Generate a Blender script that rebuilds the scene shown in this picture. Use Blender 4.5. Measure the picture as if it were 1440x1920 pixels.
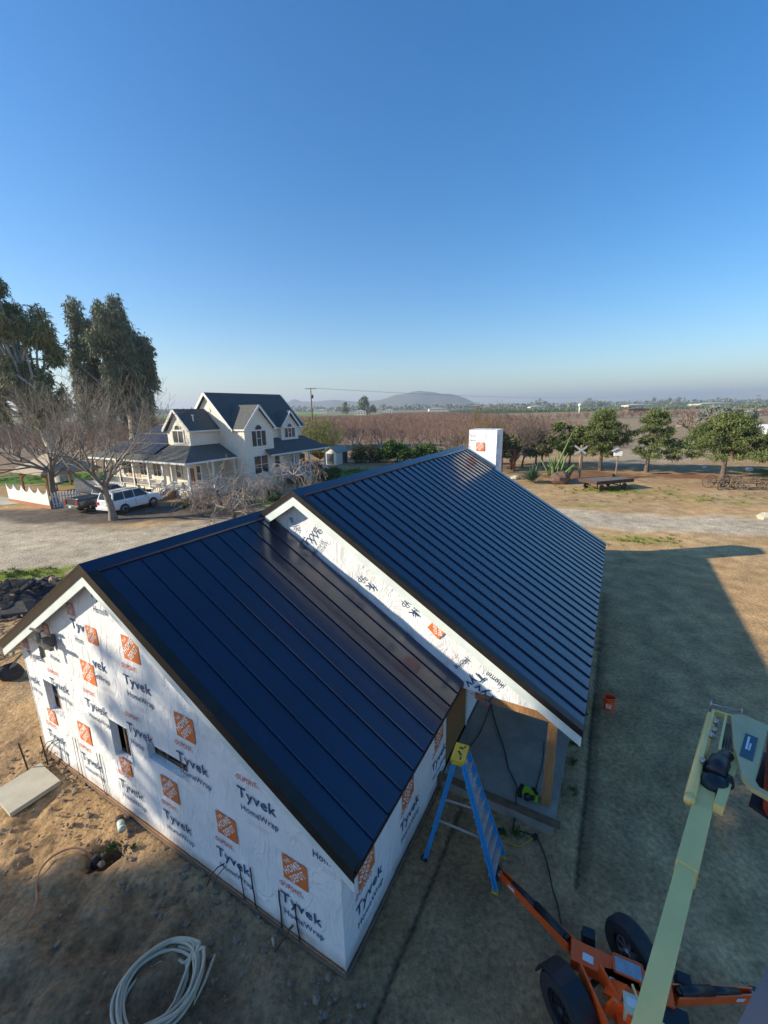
import bpy, math, random
import numpy as np
from mathutils import Vector, Matrix, Euler, noise as mnoise
R=math.radians; rnd=random.Random(7); nr=np.random.RandomState(3)
S=0.8                      # survey units -> metres
sc=bpy.context.scene; col=sc.collection
for o in list(bpy.data.objects): bpy.data.objects.remove(o)
# ------------------------------------------------ camera, sky, sun, exposure
cd=bpy.data.cameras.new('camera'); cam=bpy.data.objects.new('camera',cd); col.objects.link(cam)
cd.sensor_fit='HORIZONTAL'; cd.sensor_width=36; cd.lens=19.654; cd.clip_start=.05; cd.clip_end=20000
cam.matrix_world=Matrix.Translation((0,0,10.337*S)) @ Matrix.Rotation(R(90-13.824),4,'X') @ Matrix.Rotation(R(-0.991),4,'Z')
sc.camera=cam
SUN_EL,SUN_AZ=24.0,8.0     # elevation; shadows run 8 deg to the north of +X
w=bpy.data.worlds.new('World'); sc.world=w; w.use_nodes=True; nt=w.node_tree
sky=nt.nodes.new('ShaderNodeTexSky'); sky.sky_type='NISHITA'; sky.sun_disc=False
sky.sun_elevation=R(SUN_EL); sky.sun_rotation=R(-(90+SUN_AZ)); sky.air_density=1.25; sky.dust_density=.2; sky.ozone_density=4.5; sky.altitude=0
bg=nt.nodes['Background']; hsv=nt.nodes.new('ShaderNodeHueSaturation'); hsv.inputs['Saturation'].default_value=1.30; mlt=nt.nodes.new('ShaderNodeMix'); mlt.data_type='RGBA'; mlt.blend_type='MULTIPLY'; mlt.inputs[0].default_value=1; mlt.inputs[7].default_value=(.93,.93,1.0,1); nt.links.new(sky.outputs[0],hsv.inputs['Color']); nt.links.new(hsv.outputs[0],mlt.inputs[6]); nt.links.new(mlt.outputs[2],bg.inputs[0]); bg.inputs[1].default_value=.118
sd=bpy.data.lights.new('sun','SUN'); sd.energy=5.0; HAZE_D=2.2e-4; sd.angle=R(.55); sd.color=(1,.89,.68)
sun=bpy.data.objects.new('sun',sd); col.objects.link(sun)
L=Vector((math.cos(R(SUN_AZ))*math.cos(R(SUN_EL)),math.sin(R(SUN_AZ))*math.cos(R(SUN_EL)),-math.sin(R(SUN_EL))))
sun.rotation_euler=L.to_track_quat('-Z','Y').to_euler(); sun.location=(-60,-10,40)
vs=sc.view_settings; sc.display_settings.display_device='sRGB'; vs.view_transform='Standard'; vs.look='None'; vs.gamma=1; vs.use_curve_mapping=False; vs.exposure=.68
sc.render.engine='CYCLES'
# ------------------------------------------------ frame of the new building
TH=R(29.1425); ux,uy=math.sin(TH),math.cos(TH); vx,vy=math.cos(TH),-math.sin(TH); NX,NY=-.858,5.565
def A(a,b,z=0): return Vector((NX+a*ux+b*vx, NY+a*uy+b*vy, z))
FR=-TH                     # rotation of that frame (local x = b, local y = a)
# ------------------------------------------------ materials
def nd(nt,t,**k):
    n=nt.nodes.new(t)
    for a,b in k.items(): setattr(n,a,b)
    return n
MATS={}
def mat(name,c1,c2=None,rough=.7,scale=4,bump=0,bscale=None,metal=0,spec=.5,stretch=(1,1,1),detail=6,attr=None,wave=None,contrast=(.35,.65),coat=0,bdist=.02,emit=0,trans=0):
    m=bpy.data.materials.new(name); m.use_nodes=True; t=m.node_tree; b=t.nodes['Principled BSDF']; MATS[name]=m
    b.inputs['Roughness'].default_value=rough; b.inputs['Metallic'].default_value=metal; b.inputs['Specular IOR Level'].default_value=spec
    b.inputs['Coat Weight'].default_value=coat
    b.inputs['Base Color'].default_value=(*c1,1)
    if trans: b.inputs['Transmission Weight'].default_value=trans
    tc=nd(t,'ShaderNodeTexCoord'); mp=nd(t,'ShaderNodeMapping'); mp.inputs['Scale'].default_value=stretch
    t.links.new(tc.outputs['Object'],mp.inputs[0])
    if c2:
        n=nd(t,'ShaderNodeTexNoise'); n.inputs['Scale'].default_value=scale; n.inputs['Detail'].default_value=detail; n.inputs['Roughness'].default_value=.6
        t.links.new(mp.outputs[0],n.inputs[0])
        mr=nd(t,'ShaderNodeMapRange'); mr.inputs[1].default_value=contrast[0]; mr.inputs[2].default_value=contrast[1]; t.links.new(n.outputs[0],mr.inputs[0])
        mx=nd(t,'ShaderNodeMix',data_type='RGBA'); mx.inputs[6].default_value=(*c1,1); mx.inputs[7].default_value=(*c2,1)
        if attr:
            at=nd(t,'ShaderNodeAttribute',attribute_name=attr); ad=nd(t,'ShaderNodeMath',operation='MULTIPLY_ADD'); ad.inputs[1].default_value=.35; ad.use_clamp=True
            t.links.new(mr.outputs[0],ad.inputs[0]); t.links.new(at.outputs['Fac'],ad.inputs[2]); t.links.new(ad.outputs[0],mx.inputs[0])
        else: t.links.new(mr.outputs[0],mx.inputs[0])
        out=mx.outputs[2]
        if wave:   # board lines
            wv=nd(t,'ShaderNodeTexWave',bands_direction=wave[0]); wv.inputs['Scale'].default_value=wave[1]; wv.inputs['Distortion'].default_value=0; t.links.new(tc.outputs['Object'],wv.inputs[0])
            r2=nd(t,'ShaderNodeMapRange'); r2.inputs[1].default_value=0; r2.inputs[2].default_value=.25; r2.inputs[3].default_value=wave[2]; r2.inputs[4].default_value=1; t.links.new(wv.outputs['Fac'],r2.inputs[0])
            mm=nd(t,'ShaderNodeMix',data_type='RGBA',blend_type='MULTIPLY'); mm.inputs[0].default_value=1; t.links.new(out,mm.inputs[6]); t.links.new(r2.outputs[0],mm.inputs[7]); out=mm.outputs[2]
        t.links.new(out,b.inputs['Base Color'])
    if bump:
        n2=nd(t,'ShaderNodeTexNoise'); n2.inputs['Scale'].default_value=bscale or scale*3; n2.inputs['Detail'].default_value=8; t.links.new(mp.outputs[0],n2.inputs[0])
        bp=nd(t,'ShaderNodeBump'); bp.inputs['Strength'].default_value=bump; bp.inputs['Distance'].default_value=bdist; t.links.new(n2.outputs[0],bp.inputs['Height']); t.links.new(bp.outputs[0],b.inputs['Normal'])
    if emit: pass
    return m
# house wrap: white sheet with creases
def wrapmat():
    m=bpy.data.materials.new('house_wrap'); m.use_nodes=True; t=m.node_tree; b=t.nodes['Principled BSDF']; b.inputs['Roughness'].default_value=.5
    tc=nd(t,'ShaderNodeTexCoord')
    n=nd(t,'ShaderNodeTexNoise'); n.inputs['Scale'].default_value=1.30; n.inputs['Detail'].default_value=6; t.links.new(tc.outputs['Object'],n.inputs[0])
    cr=nd(t,'ShaderNodeMapRange'); cr.inputs[1].default_value=.3; cr.inputs[2].default_value=.7; t.links.new(n.outputs[0],cr.inputs[0])
    mx=nd(t,'ShaderNodeMix',data_type='RGBA'); mx.inputs[6].default_value=(.78,.78,.78,1); mx.inputs[7].default_value=(.90,.90,.90,1); t.links.new(cr.outputs[0],mx.inputs[0])
    # dust along the foot
    sx=nd(t,'ShaderNodeSeparateXYZ'); t.links.new(tc.outputs['Object'],sx.inputs[0])
    n3=nd(t,'ShaderNodeTexNoise'); n3.inputs['Scale'].default_value=3; n3.inputs['Detail'].default_value=5; t.links.new(tc.outputs['Object'],n3.inputs[0])
    ma=nd(t,'ShaderNodeMath',operation='MULTIPLY_ADD'); ma.inputs[1].default_value=-.5; t.links.new(n3.outputs[0],ma.inputs[0]); t.links.new(sx.outputs['Z'],ma.inputs[2])
    m2=nd(t,'ShaderNodeMapRange'); m2.inputs[1].default_value=-.25; m2.inputs[2].default_value=.12; m2.inputs[3].default_value=.75; m2.inputs[4].default_value=0; t.links.new(ma.outputs[0],m2.inputs[0])
    mx2=nd(t,'ShaderNodeMix',data_type='RGBA'); mx2.inputs[7].default_value=(.36,.27,.19,1); t.links.new(m2.outputs[0],mx2.inputs[0]); t.links.new(mx.outputs[2],mx2.inputs[6])
    t.links.new(mx2.outputs[2],b.inputs['Base Color'])
    mp=nd(t,'ShaderNodeMapping'); mp.inputs['Scale'].default_value=(1,1,.45); mp.inputs['Rotation'].default_value=(0,.5,0); t.links.new(tc.outputs['Object'],mp.inputs[0])
    n2=nd(t,'ShaderNodeTexNoise'); n2.inputs['Scale'].default_value=2.6; n2.inputs['Detail'].default_value=7; n2.inputs['Distortion'].default_value=1.8; t.links.new(mp.outputs[0],n2.inputs[0])
    vo=nd(t,'ShaderNodeTexVoronoi',feature='DISTANCE_TO_EDGE'); vo.inputs['Scale'].default_value=1.6; t.links.new(n2.outputs['Color'],vo.inputs[0])
    ad=nd(t,'ShaderNodeMath',operation='ADD'); t.links.new(n2.outputs[0],ad.inputs[0]); t.links.new(vo.outputs[0],ad.inputs[1])
    bp=nd(t,'ShaderNodeBump'); bp.inputs['Strength'].default_value=.8; bp.inputs['Distance'].default_value=.06; t.links.new(ad.outputs[0],bp.inputs['Height']); t.links.new(bp.outputs[0],b.inputs['Normal'])
    MATS['house_wrap']=m; return m
WRAP=wrapmat()
# dark metal roof with faint oil-canning
def roofmat(name,c,rough,metal):
    m=mat(name,c,tuple(x*1.25 for x in c),rough=rough,scale=1.1,metal=metal,spec=.5)
    t=m.node_tree; b=t.nodes['Principled BSDF']; b.inputs['Coat Weight'].default_value=.7; b.inputs['Coat Roughness'].default_value=.16; tc=nd(t,'ShaderNodeTexCoord'); mp=nd(t,'ShaderNodeMapping'); mp.inputs['Scale'].default_value=(.35,1.6,.35); t.links.new(tc.outputs['Object'],mp.inputs[0])
    n=nd(t,'ShaderNodeTexNoise'); n.inputs['Scale'].default_value=1.4; n.inputs['Detail'].default_value=3; t.links.new(mp.outputs[0],n.inputs[0])
    bp=nd(t,'ShaderNodeBump'); bp.inputs['Strength'].default_value=.35; bp.inputs['Distance'].default_value=.03; t.links.new(n.outputs[0],bp.inputs['Height']); t.links.new(bp.outputs[0],b.inputs['Normal'])
    n2=nd(t,'ShaderNodeTexNoise'); n2.inputs['Scale'].default_value=6; n2.inputs['Detail'].default_value=6; t.links.new(tc.outputs['Object'],n2.inputs[0])
    mr=nd(t,'ShaderNodeMapRange'); mr.inputs[3].default_value=rough-.05; mr.inputs[4].default_value=rough+.08; t.links.new(n2.outputs[0],mr.inputs[0]); t.links.new(mr.outputs[0],b.inputs['Roughness'])
    return m
ROOF=roofmat('dark_metal_roofing',(.009,.020,.050),.34,.35)
TRIM=mat('bronze_trim',(.022,.018,.016),(.034,.028,.024),rough=.4,metal=.3)
FASCIA=mat('white_fascia_paint',(.72,.77,.74),(.62,.68,.66),rough=.5,scale=3)
WOOD=mat('fir_lumber',(.42,.22,.09),(.30,.14,.055),rough=.7,scale=5,stretch=(6,6,.6),bump=.2)
WOODD=mat('old_lumber',(.20,.12,.065),(.12,.075,.045),rough=.85,scale=5,bump=.3)
OSB=mat('osb_sheathing',(.30,.15,.05),(.19,.09,.03),rough=.75,scale=14,bump=.2,stretch=(1,2,1))
CONC=mat('concrete',(.36,.31,.25),(.25,.215,.175),rough=.85,scale=2.2,bump=.25,bscale=20,contrast=(.3,.7))
PALEC=mat('pale_concrete',(.50,.46,.36),(.42,.38,.29),rough=.85,scale=2.5,bump=.2,bscale=30)
FOUND=mat('stained_footing',(.22,.15,.11),(.14,.10,.075),rough=.9,scale=3,bump=.4,bscale=18)
BLUEP=mat('logo_blue_ink',(.020,.07,.17),rough=.55)
ORANGEP=mat('logo_orange_ink',(.75,.20,.05),(.68,.17,.04),rough=.55,scale=3)
REDP=mat('logo_red_ink',(.60,.10,.08),rough=.55)
GREYP=mat('fine_print_ink',(.28,.28,.32),rough=.6)
WHITEP=mat('logo_white_ink',(.82,.80,.78),rough=.55)
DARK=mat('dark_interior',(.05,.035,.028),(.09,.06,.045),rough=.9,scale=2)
BLACK=mat('black_plastic',(.012,.014,.018),(.02,.022,.026),rough=.45,scale=6)
RUBBER=mat('tyre_rubber',(.018,.02,.024),(.032,.034,.038),rough=.75,scale=10,bump=.2)
STEEL=mat('galvanised_steel',(.42,.44,.46),(.3,.32,.34),rough=.4,metal=.8,scale=8)
ALU=mat('aluminium_step',(.42,.44,.46),(.33,.35,.37),rough=.5,metal=.5,scale=12,stretch=(1,1,8))
LBLUE=mat('blue_fibreglass',(.03,.30,.62),(.025,.24,.52),rough=.4,scale=4)
LYEL=mat('yellow_plastic',(.70,.45,.02),(.6,.36,.015),rough=.45,scale=6)
ORLIFT=mat('orange_lift_paint',(.98,.13,.012),(.82,.10,.01),rough=.4,scale=4,coat=.2)
CREAM=mat('cream_boom_paint',(.93,.68,.24),(.82,.60,.21),rough=.4,scale=3,coat=.2)
RUST=mat('rusty_iron',(.10,.06,.04),(.05,.035,.03),rough=.9,scale=9,bump=.4)
HOUSEW=mat('cream_lap_siding',(.84,.76,.63),(.78,.70,.57),rough=.7,scale=.8,wave=('Z',1.1*1.25,.80))
HTRIM=mat('white_house_trim',(.76,.75,.72),(.70,.69,.66),rough=.55,scale=2)
SHING=mat('dark_asphalt_shingle',(.13,.135,.13),(.06,.068,.07),rough=.9,scale=5,stretch=(1,1,2),bump=.5,bscale=12,contrast=(.3,.7),wave=('Z',2.2,.6))
GLASS=mat('window_glass',(.03,.035,.045),(.09,.085,.09),rough=.08,scale=.8,spec=.9)
SOLAR=mat('solar_cells',(.05,.05,.065),(.035,.036,.05),rough=.45,scale=.6,spec=.35)
CARW=mat('white_car_paint',(.78,.79,.80),(.75,.76,.77),rough=.25,coat=.6,scale=1)
CARG=mat('grey_truck_paint',(.055,.055,.058),(.045,.045,.048),rough=.28,coat=.6,scale=1,metal=.3)
CHROME=mat('chrome',(.6,.6,.62),rough=.15,metal=1)
REDL=mat('red_lamp_lens',(.45,.02,.02),rough=.2)
CARGL=mat('car_glass',(.012,.014,.018),(.03,.032,.036),rough=.1,scale=1.5,spec=.35)
BARK=mat('pale_bark',(.17,.13,.10),(.09,.07,.055),rough=.95,scale=5,bump=.5,stretch=(2,2,.5))
BARKW=mat('white_bark',(.55,.50,.42),(.30,.25,.20),rough=.9,scale=3,bump=.3,stretch=(2,2,.5))
TWIGW=mat('pale_weeping_twig',(.44,.36,.31),(.28,.22,.18),rough=.95,scale=2)
TWIG=mat('bare_twig_bark',(.21,.17,.145),(.13,.10,.085),rough=.95,scale=2)
TWIGO=mat('orchard_twig_bark',(.27,.17,.13),(.17,.11,.085),rough=.95,scale=.05)
TWIGP=mat('grey_twig_bark',(.26,.225,.19),(.16,.135,.11),rough=.95,scale=2)
def leaf(n,c1,c2): 
    m=mat(n,c1,c2,rough=.7,scale=.5,attr='tint',spec=.3); return m
LEUC=leaf('eucalyptus_leaf',(.085,.12,.045),(.29,.27,.12)); LEUD=leaf('dark_drooping_leaf',(.06,.095,.055),(.26,.26,.15))
LPINE=leaf('pine_needle',(.045,.075,.026),(.19,.22,.07)); LSHR=leaf('shrub_leaf',(.03,.06,.018),(.12,.18,.04)); LWIL=leaf('willow_shoot',(.14,.16,.04),(.27,.27,.085))
LOLV=leaf('olive_leaf',(.10,.12,.10),(.24,.26,.22)); LAG=leaf('agave_leaf',(.05,.11,.07),(.22,.30,.16)); LCAC=leaf('cactus_skin',(.12,.18,.06),(.30,.36,.14)); LCIT=leaf('citrus_leaf',(.02,.05,.012),(.10,.17,.03))
LHDG=leaf('dark_hedge_leaf',(.012,.022,.010),(.04,.06,.022))
# ------------------------------------------------ mesh builder (world coordinates)
class MB:
    def __init__(s): s.v=[]; s.f=[]; s.m=[]; s.cur=0; s.sm=[]
    def add(s,vs,fs,smooth=False):
        n=len(s.v); s.v+= [tuple(q) for q in vs]; s.f+=[tuple(i+n for i in f) for f in fs]; s.m+=[s.cur]*len(fs); s.sm+=[smooth]*len(fs); return s
    def hexa(s,p): return s.add(p,[(0,3,2,1),(4,5,6,7),(0,1,5,4),(1,2,6,5),(2,3,7,6),(3,0,4,7)])
    def box(s,c,d,rz=0):
        x,y,z=[q/2 for q in d]; M=Matrix.Translation(c)@Matrix.Rotation(rz,4,'Z')
        return s.hexa([M@Vector(q) for q in ((-x,-y,-z),(x,-y,-z),(x,y,-z),(-x,y,-z),(-x,-y,z),(x,-y,z),(x,y,z),(-x,y,z))])
    def abox(s,a0,a1,b0,b1,z0,z1): return s.hexa([A(a0,b0,z0),A(a0,b1,z0),A(a1,b1,z0),A(a1,b0,z0),A(a0,b0,z1),A(a0,b1,z1),A(a1,b1,z1),A(a1,b0,z1)])
    def beam(s,p,q,w,h,up=(0,0,1)):
        p,q=Vector(p),Vector(q); d=(q-p).normalized(); up=Vector(up); x=d.cross(up)
        if x.length<1e-4: x=d.cross(Vector((0,1,0)))
        x.normalize(); y=x.cross(d).normalized(); x=x*w/2; y=y*h/2
        return s.hexa([p-x-y,p+x-y,p+x+y,p-x+y,q-x-y,q+x-y,q+x+y,q-x+y])
    def tube(s,pts,r,n=6,cap=True,smooth=True):
        pts=[Vector(p) for p in pts]; rs=r if isinstance(r,(list,tuple)) else [r]*len(pts); V=[];F=[]
        ref=Vector((0,0,1)); 
        for i,p in enumerate(pts):
            d=(pts[min(i+1,len(pts)-1)]-pts[max(i-1,0)]).normalized()
            x=d.cross(ref)
            if x.length<.05: x=d.cross(Vector((1,0,0)))
            x.normalize(); y=d.cross(x)
            for k in range(n):
                t=2*math.pi*k/n; V.append(p+(x*math.cos(t)+y*math.sin(t))*rs[i])
        for i in range(len(pts)-1):
            for k in range(n): a=i*n+k; b=i*n+(k+1)%n; F.append((a,b,b+n,a+n))
        if cap and n>2: F.append(tuple(range(n-1,-1,-1))); F.append(tuple(len(V)-n+k for k in range(n)))
        return s.add(V,F,smooth)
    def prism(s,poly,n,side=True):   # poly: list of world points (planar), n: extrusion vector
        n=Vector(n); k=len(poly); V=[Vector(p) for p in poly]; V+= [p+n for p in V]
        return s.add(V,[tuple(range(k-1,-1,-1)),tuple(range(k,2*k))]+[(i,(i+1)%k,(i+1)%k+k,i+k) for i in range(k)])
    def ball(s,c,r,n=8,m=6,jit=0):
        V=[];F=[]; rr=r if hasattr(r,'__len__') else (r,r,r)
        for i in range(m+1):
            t=math.pi*i/m
            for k in range(n):
                f=2*math.pi*k/n; j=1+jit*(rnd.random()-.5); V.append((c[0]+rr[0]*j*math.sin(t)*math.cos(f),c[1]+rr[1]*j*math.sin(t)*math.sin(f),c[2]+rr[2]*j*math.cos(t)))
        for i in range(m):
            for k in range(n): a=i*n+k;b=i*n+(k+1)%n; F.append((a,a+n,b+n,b))
        return s.add(V,F,jit==0)
    def disc_tube(s,c,axis,r0,r1,w,n=24):  # annular ring (wheel): inner r0, outer r1, width w along axis
        ax=Vector(axis).normalized(); x=ax.cross(Vector((0,0,1)))
        if x.length<.05: x=Vector((1,0,0))
        x.normalize(); y=ax.cross(x); c=Vector(c); V=[];F=[]
        prof=[(r0,-w/2),(r1*.93,-w/2),(r1,-w*.32),(r1,w*.32),(r1*.93,w/2),(r0,w/2)]; m=len(prof)
        for k in range(n):
            t=2*math.pi*k/n
            for r,h in prof: V.append(c+(x*math.cos(t)+y*math.sin(t))*r+ax*h)
        for k in range(n):
            for j in range(m): a=k*m+j; b=k*m+(j+1)%m; a2=((k+1)%n)*m+j; b2=((k+1)%n)*m+(j+1)%m; F.append((a,b,b2,a2))
        return s.add(V,F,False)
def rootmat(o):
    while o.parent: o=o.parent
    return Matrix.Translation(o.location)@o.rotation_euler.to_matrix().to_4x4()
def mesh_from(mb,name,mats,M=None):
    me=bpy.data.meshes.new(name); v=mb.v
    if M is not None:
        Mi=M.inverted(); a=np.array(v,dtype=float); a=np.c_[a,np.ones(len(a))]@np.array(Mi).T; v=a[:,:3].tolist()
    me.from_pydata(v,[],mb.f)
    for m in (mats if isinstance(mats,(list,tuple)) else [mats]): me.materials.append(m)
    if any(mb.m): me.polygons.foreach_set('material_index',mb.m)
    if any(mb.sm): me.polygons.foreach_set('use_smooth',mb.sm)
    me.update(); return me
def tag(o,label=None,cat=None,group=None,kind=None):
    if label: o['label']=label
    if cat: o['category']=cat
    if group: o['group']=group
    if kind: o['kind']=kind
    return o
def thing(name,loc,label,cat,group=None,rz=0):
    o=bpy.data.objects.new(name,None); col.objects.link(o); o.location=loc; o.rotation_euler=(0,0,rz); o.empty_display_size=.2
    return tag(o,label,cat,group)
def part(name,mb,m,parent,label=None):
    o=bpy.data.objects.new(name,mesh_from(mb,name,m,rootmat(parent))); col.objects.link(o); o.parent=parent
    if label: o['label']=label
    return o
def solo(name,mb,m,label=None,cat=None,group=None,kind=None,loc=None,rz=0):
    if loc is None:
        a=np.array(mb.v); loc=(float(a[:,0].mean()),float(a[:,1].mean()),float(a[:,2].min()))
    M=Matrix.Translation(loc)@Matrix.Rotation(rz,4,'Z')
    o=bpy.data.objects.new(name,mesh_from(mb,name,m,M)); col.objects.link(o); o.location=loc; o.rotation_euler=(0,0,rz)
    return tag(o,label,cat,group,kind)
def dup(o,loc=None,rz=None,scale=None,label=None,parent=None):
    c=o.copy(); col.objects.link(c); c.parent=parent
    if loc is not None: c.location=loc
    if rz is not None: c.rotation_euler=(0,0,rz)
    if scale is not None: c.scale=(scale,)*3 if not hasattr(scale,'__len__') else scale
    if label: c['label']=label
    for ch in list(o.children): dup(ch,parent=c)
    return c
# numpy noise
def vnoise(x,y,seed=0):
    xi=np.floor(x).astype(np.int64); yi=np.floor(y).astype(np.int64); xf=x-xi; yf=y-yi; xf=xf*xf*(3-2*xf); yf=yf*yf*(3-2*yf)
    def h(i,j):
        n=(i*374761393+j*668265263+seed*974634777)&0xffffffff; n=((n^(n>>13))*1274126177)&0xffffffff; return ((n^(n>>16))&0xffff)/65535.
    return (h(xi,yi)*(1-xf)+h(xi+1,yi)*xf)*(1-yf)+(h(xi,yi+1)*(1-xf)+h(xi+1,yi+1)*xf)*yf
def fbm(x,y,o=4,seed=0):
    s=0;a=.5;t=0
    for i in range(o): s=s+a*vnoise(x,y,seed+i); t+=a; x=x*2.03+17.1; y=y*2.03-9.3; a*=.5
    return s/t
def sstep(a,b,x): t=np.clip((x-a)/(b-a),0,1); return t*t*(3-2*t)
def blob(X,Y,cx,cy,rx,ry,ang=0,soft=.5,n=None):
    c,s=math.cos(R(ang)),math.sin(R(ang)); dx=X-cx;dy=Y-cy; d=np.sqrt(((dx*c+dy*s)/rx)**2+((-dx*s+dy*c)/ry)**2)
    if n is not None: d=d+(n-.5)*1.1
    return 1-sstep(1-soft,1,d)
def pline(X,Y,pts,n=None,soft=1.2):
    out=np.zeros_like(X)
    for (x0,y0,w0),(x1,y1,w1) in zip(pts[:-1],pts[1:]):
        dx,dy=x1-x0,y1-y0; t=np.clip(((X-x0)*dx+(Y-y0)*dy)/(dx*dx+dy*dy),0,1); d=np.hypot(X-x0-t*dx,Y-y0-t*dy); w=w0+(w1-w0)*t
        if n is not None: d=d+(n-.5)*soft*2.2
        out=np.maximum(out,1-sstep(w-soft,w+soft*.3,d))
    return out
exec_parts=[]
# ================================================ GROUND
def axis(segs):
    out=[]
    for a,b,st in segs: out+=list(np.arange(a,b,st))
    out.append(segs[-1][1]); return np.array(out)
gx=axis([(-7000,-1500,700),(-1500,-300,120),(-300,-90,14),(-90,-34,1.2),(-34,-14,.35),(-14,9,.085),(9,34,.3),(34,80,.9),(80,300,10),(300,1500,100),(1500,7000,700)])
gy=axis([(-300,-20,40),(-20,0,2),(0,3.6,.4),(3.6,13.5,.085),(13.5,32,.26),(32,56,.45),(56,110,1.1),(110,300,9),(300,1500,80),(1500,9000,700)])
X,Y=np.meshgrid(gx,gy); AA=(X-NX)*ux+(Y-NY)*uy; BB=(X-NX)*vx+(Y-NY)*vy
n1=fbm(X*.35,Y*.35,5,1); n2=fbm(X*1.3,Y*1.3,5,5); n3=fbm(X*.09,Y*.09,4,9); n4=fbm(X*4,Y*4,4,12)
near=(1-sstep(13,17,np.hypot(X+1,Y-8)*.9))
lump=np.clip(blob(X,Y,-7,6.5,9,5.2,-35,.5,n1)*(AA<.4),0,1)*sstep(.0,.8,np.maximum(-AA-.0,0)+np.maximum(-BB-11.4,0)+np.maximum(BB-.1,0)+(.0))
Z=near*((n2-.5)*.05+(n4-.5)*.015)+lump*((n2-.5)*.34+(n4-.5)*.14)
hole=blob(X,Y,-6.85,7.85,.62,.42,20,.7,n2); Z-=hole*.55
Z+=blob(X,Y,-7.6,7.5,1.0,.7,20,.8,n2)*.10*(1-hole)
hole2=blob(X,Y,-3.2,5.9,.75,.5,-30,.8,n2); Z-=hole2*.16
def groove(b0,a0,a1,wd,dp,wob=.05):
    d=np.abs(BB-b0-(n1-.5)*wob*2-(n2-.5)*wob); return np.exp(-(d/wd)**2)*dp*sstep(a0,a0+.3,AA)*(1-sstep(a1-.3,a1,AA))
tr=groove(.78,-3.5,4.5,.045,1)+groove(3.62,3.5,21,.05,1)+.5*groove(3.75,3.5,21,.12,1)
rut=np.zeros_like(X)
for off in (0,1.75): rut=np.maximum(rut,groove(5.6+off,-6,19,.13,1,.35)*(.45+.55*n2))
for cx_,cy_,rr_ in ((14,3,9.5),(14,3,11.2),(-2,-3,8.2)): rut=np.maximum(rut,np.exp(-((np.hypot(X-cx_,Y-cy_)-rr_-(n1-.5)*.8)/.14)**2)*.6*near)
Z-=tr*.07+rut*.035*(n4*1.2)
foot=((AA>-.02)&(AA<20.4)&(BB>-11.4)&(BB<.02)); Z[foot]=-.06
Z=np.where(np.abs(X)>90,0,Z); Z=np.where(Y>110,0,Z)
# land cover
gravel=pline(X,Y,[(-75,44,10),(-50,39,7),(-35,33.5,6.5),(-23,32,6.5),(-8,37,6.5),(8,41,4.8),(19,38.2,3.7),(27,35.5,3.2),(36,34.8,3.1),(70,32,3.5)],n1,1.6)
park=pline(X,Y,[(-45,42,4),(-32,43,5),(-22,43.5,4.5),(-16,42,2.5)],n1,1.5)
path=pline(X,Y,[(-22,46.5,.9),(-17,49,.8),(-13,53,.8),(-10,56.5,.8),(-7.5,59,.9),(-3,65,.7)],None,.1)
moss=np.maximum.reduce([blob(X,Y,-23.5,26.3,7,1.8,12,.6,n1),.8*blob(X,Y,27.5,51.5,6,2.6,0,.8,n1),.75*blob(X,Y,30,50,9,4,-20,.9,n1)*(n2>.5),.8*blob(X,Y,38,44,10,2.5,-12,.9,n1)*(n2>.47),.5*blob(X,Y,20,31.5,4,1.6,-20,.8,n2),.6*blob(X,Y,22,43.5,5,1.3,-12,.8,n2),.6*blob(X,Y,54,42,8,1.5,-8,.8,n2)])
lawn=np.maximum.reduce([blob(X,Y,-5,70,5.5,5,0,.3,n1),blob(X,Y,-14.2,48.2,3.2,2.6,30,.3,n1),blob(X,Y,-52,70,17,8,-8,.3,n1),blob(X,Y,-30,60,7,6,30,.4,n1),blob(X,Y,66,62,11,5.5,0,.4,n1),blob(X,Y,84,112,15,15,0,.4,n1),blob(X,Y,-17,45.2,2,1,30,.5,n1),.7*blob(X,Y,-45,50.5,3.5,2,0,.5,n1)])
sand=np.maximum(pline(X,Y,[(40,75,3),(52,82,8),(75,108,10),(140,185,6)],n1,3),.7*pline(X,Y,[(12,88,2),(40,84,3),(60,80,3)],n1,2))
mulch=np.maximum.reduce([blob(X,Y,31,63,11,4.5,0,.5,n1),blob(X,Y,45,61,9,3.5,-10,.6,n1),blob(X,Y,56,56,6,4,0,.7,n1)])
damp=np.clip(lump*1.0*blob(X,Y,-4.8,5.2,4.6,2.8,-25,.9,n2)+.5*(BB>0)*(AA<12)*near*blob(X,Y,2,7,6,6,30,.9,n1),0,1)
orch=sstep(-2,5,Y-93-.12*X+ (n1-.5)*4)*(X<68)*(Y<640)
C=np.zeros(X.shape+(3,)); 
def lay(m,c): 
    global C; C=C*(1-m[...,None])+np.array(c)*m[...,None]
lay(np.ones_like(X),(.54,.345,.165))
lay(sstep(.4,.65,n3)*.5,(.40,.26,.14)); lay(sstep(.45,.7,n1)*.45,(.50,.36,.21)); lay(sstep(.5,.72,n2)*.35*near,(.27,.185,.115))
shade_warm=(BB>0)*near+((BB>3.6)&(AA<26)&(X<60))*1.0; lay(np.clip(shade_warm,0,1)*.55,(.56,.345,.165))  # soil reddened where the building shades it, to warm that shade
lay(sstep(40,70,Y)*.6*(Y<110),(.33,.22,.115))
lay(np.clip((AA<.2)*near,0,1)*.55,(.36,.235,.13)); lay(orch,(.30,.215,.14)); lay(orch*sstep(.5,.7,n3)*.5,(.36,.28,.18))
lay(park,(.15,.12,.095)); lay(gravel,(.58,.48,.34)); lay(gravel*sstep(.4,.7,n1)*.35,(.40,.34,.25)); lay(gravel*(X<-12)*.35*sstep(34,38,Y),(.33,.26,.17))
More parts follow.
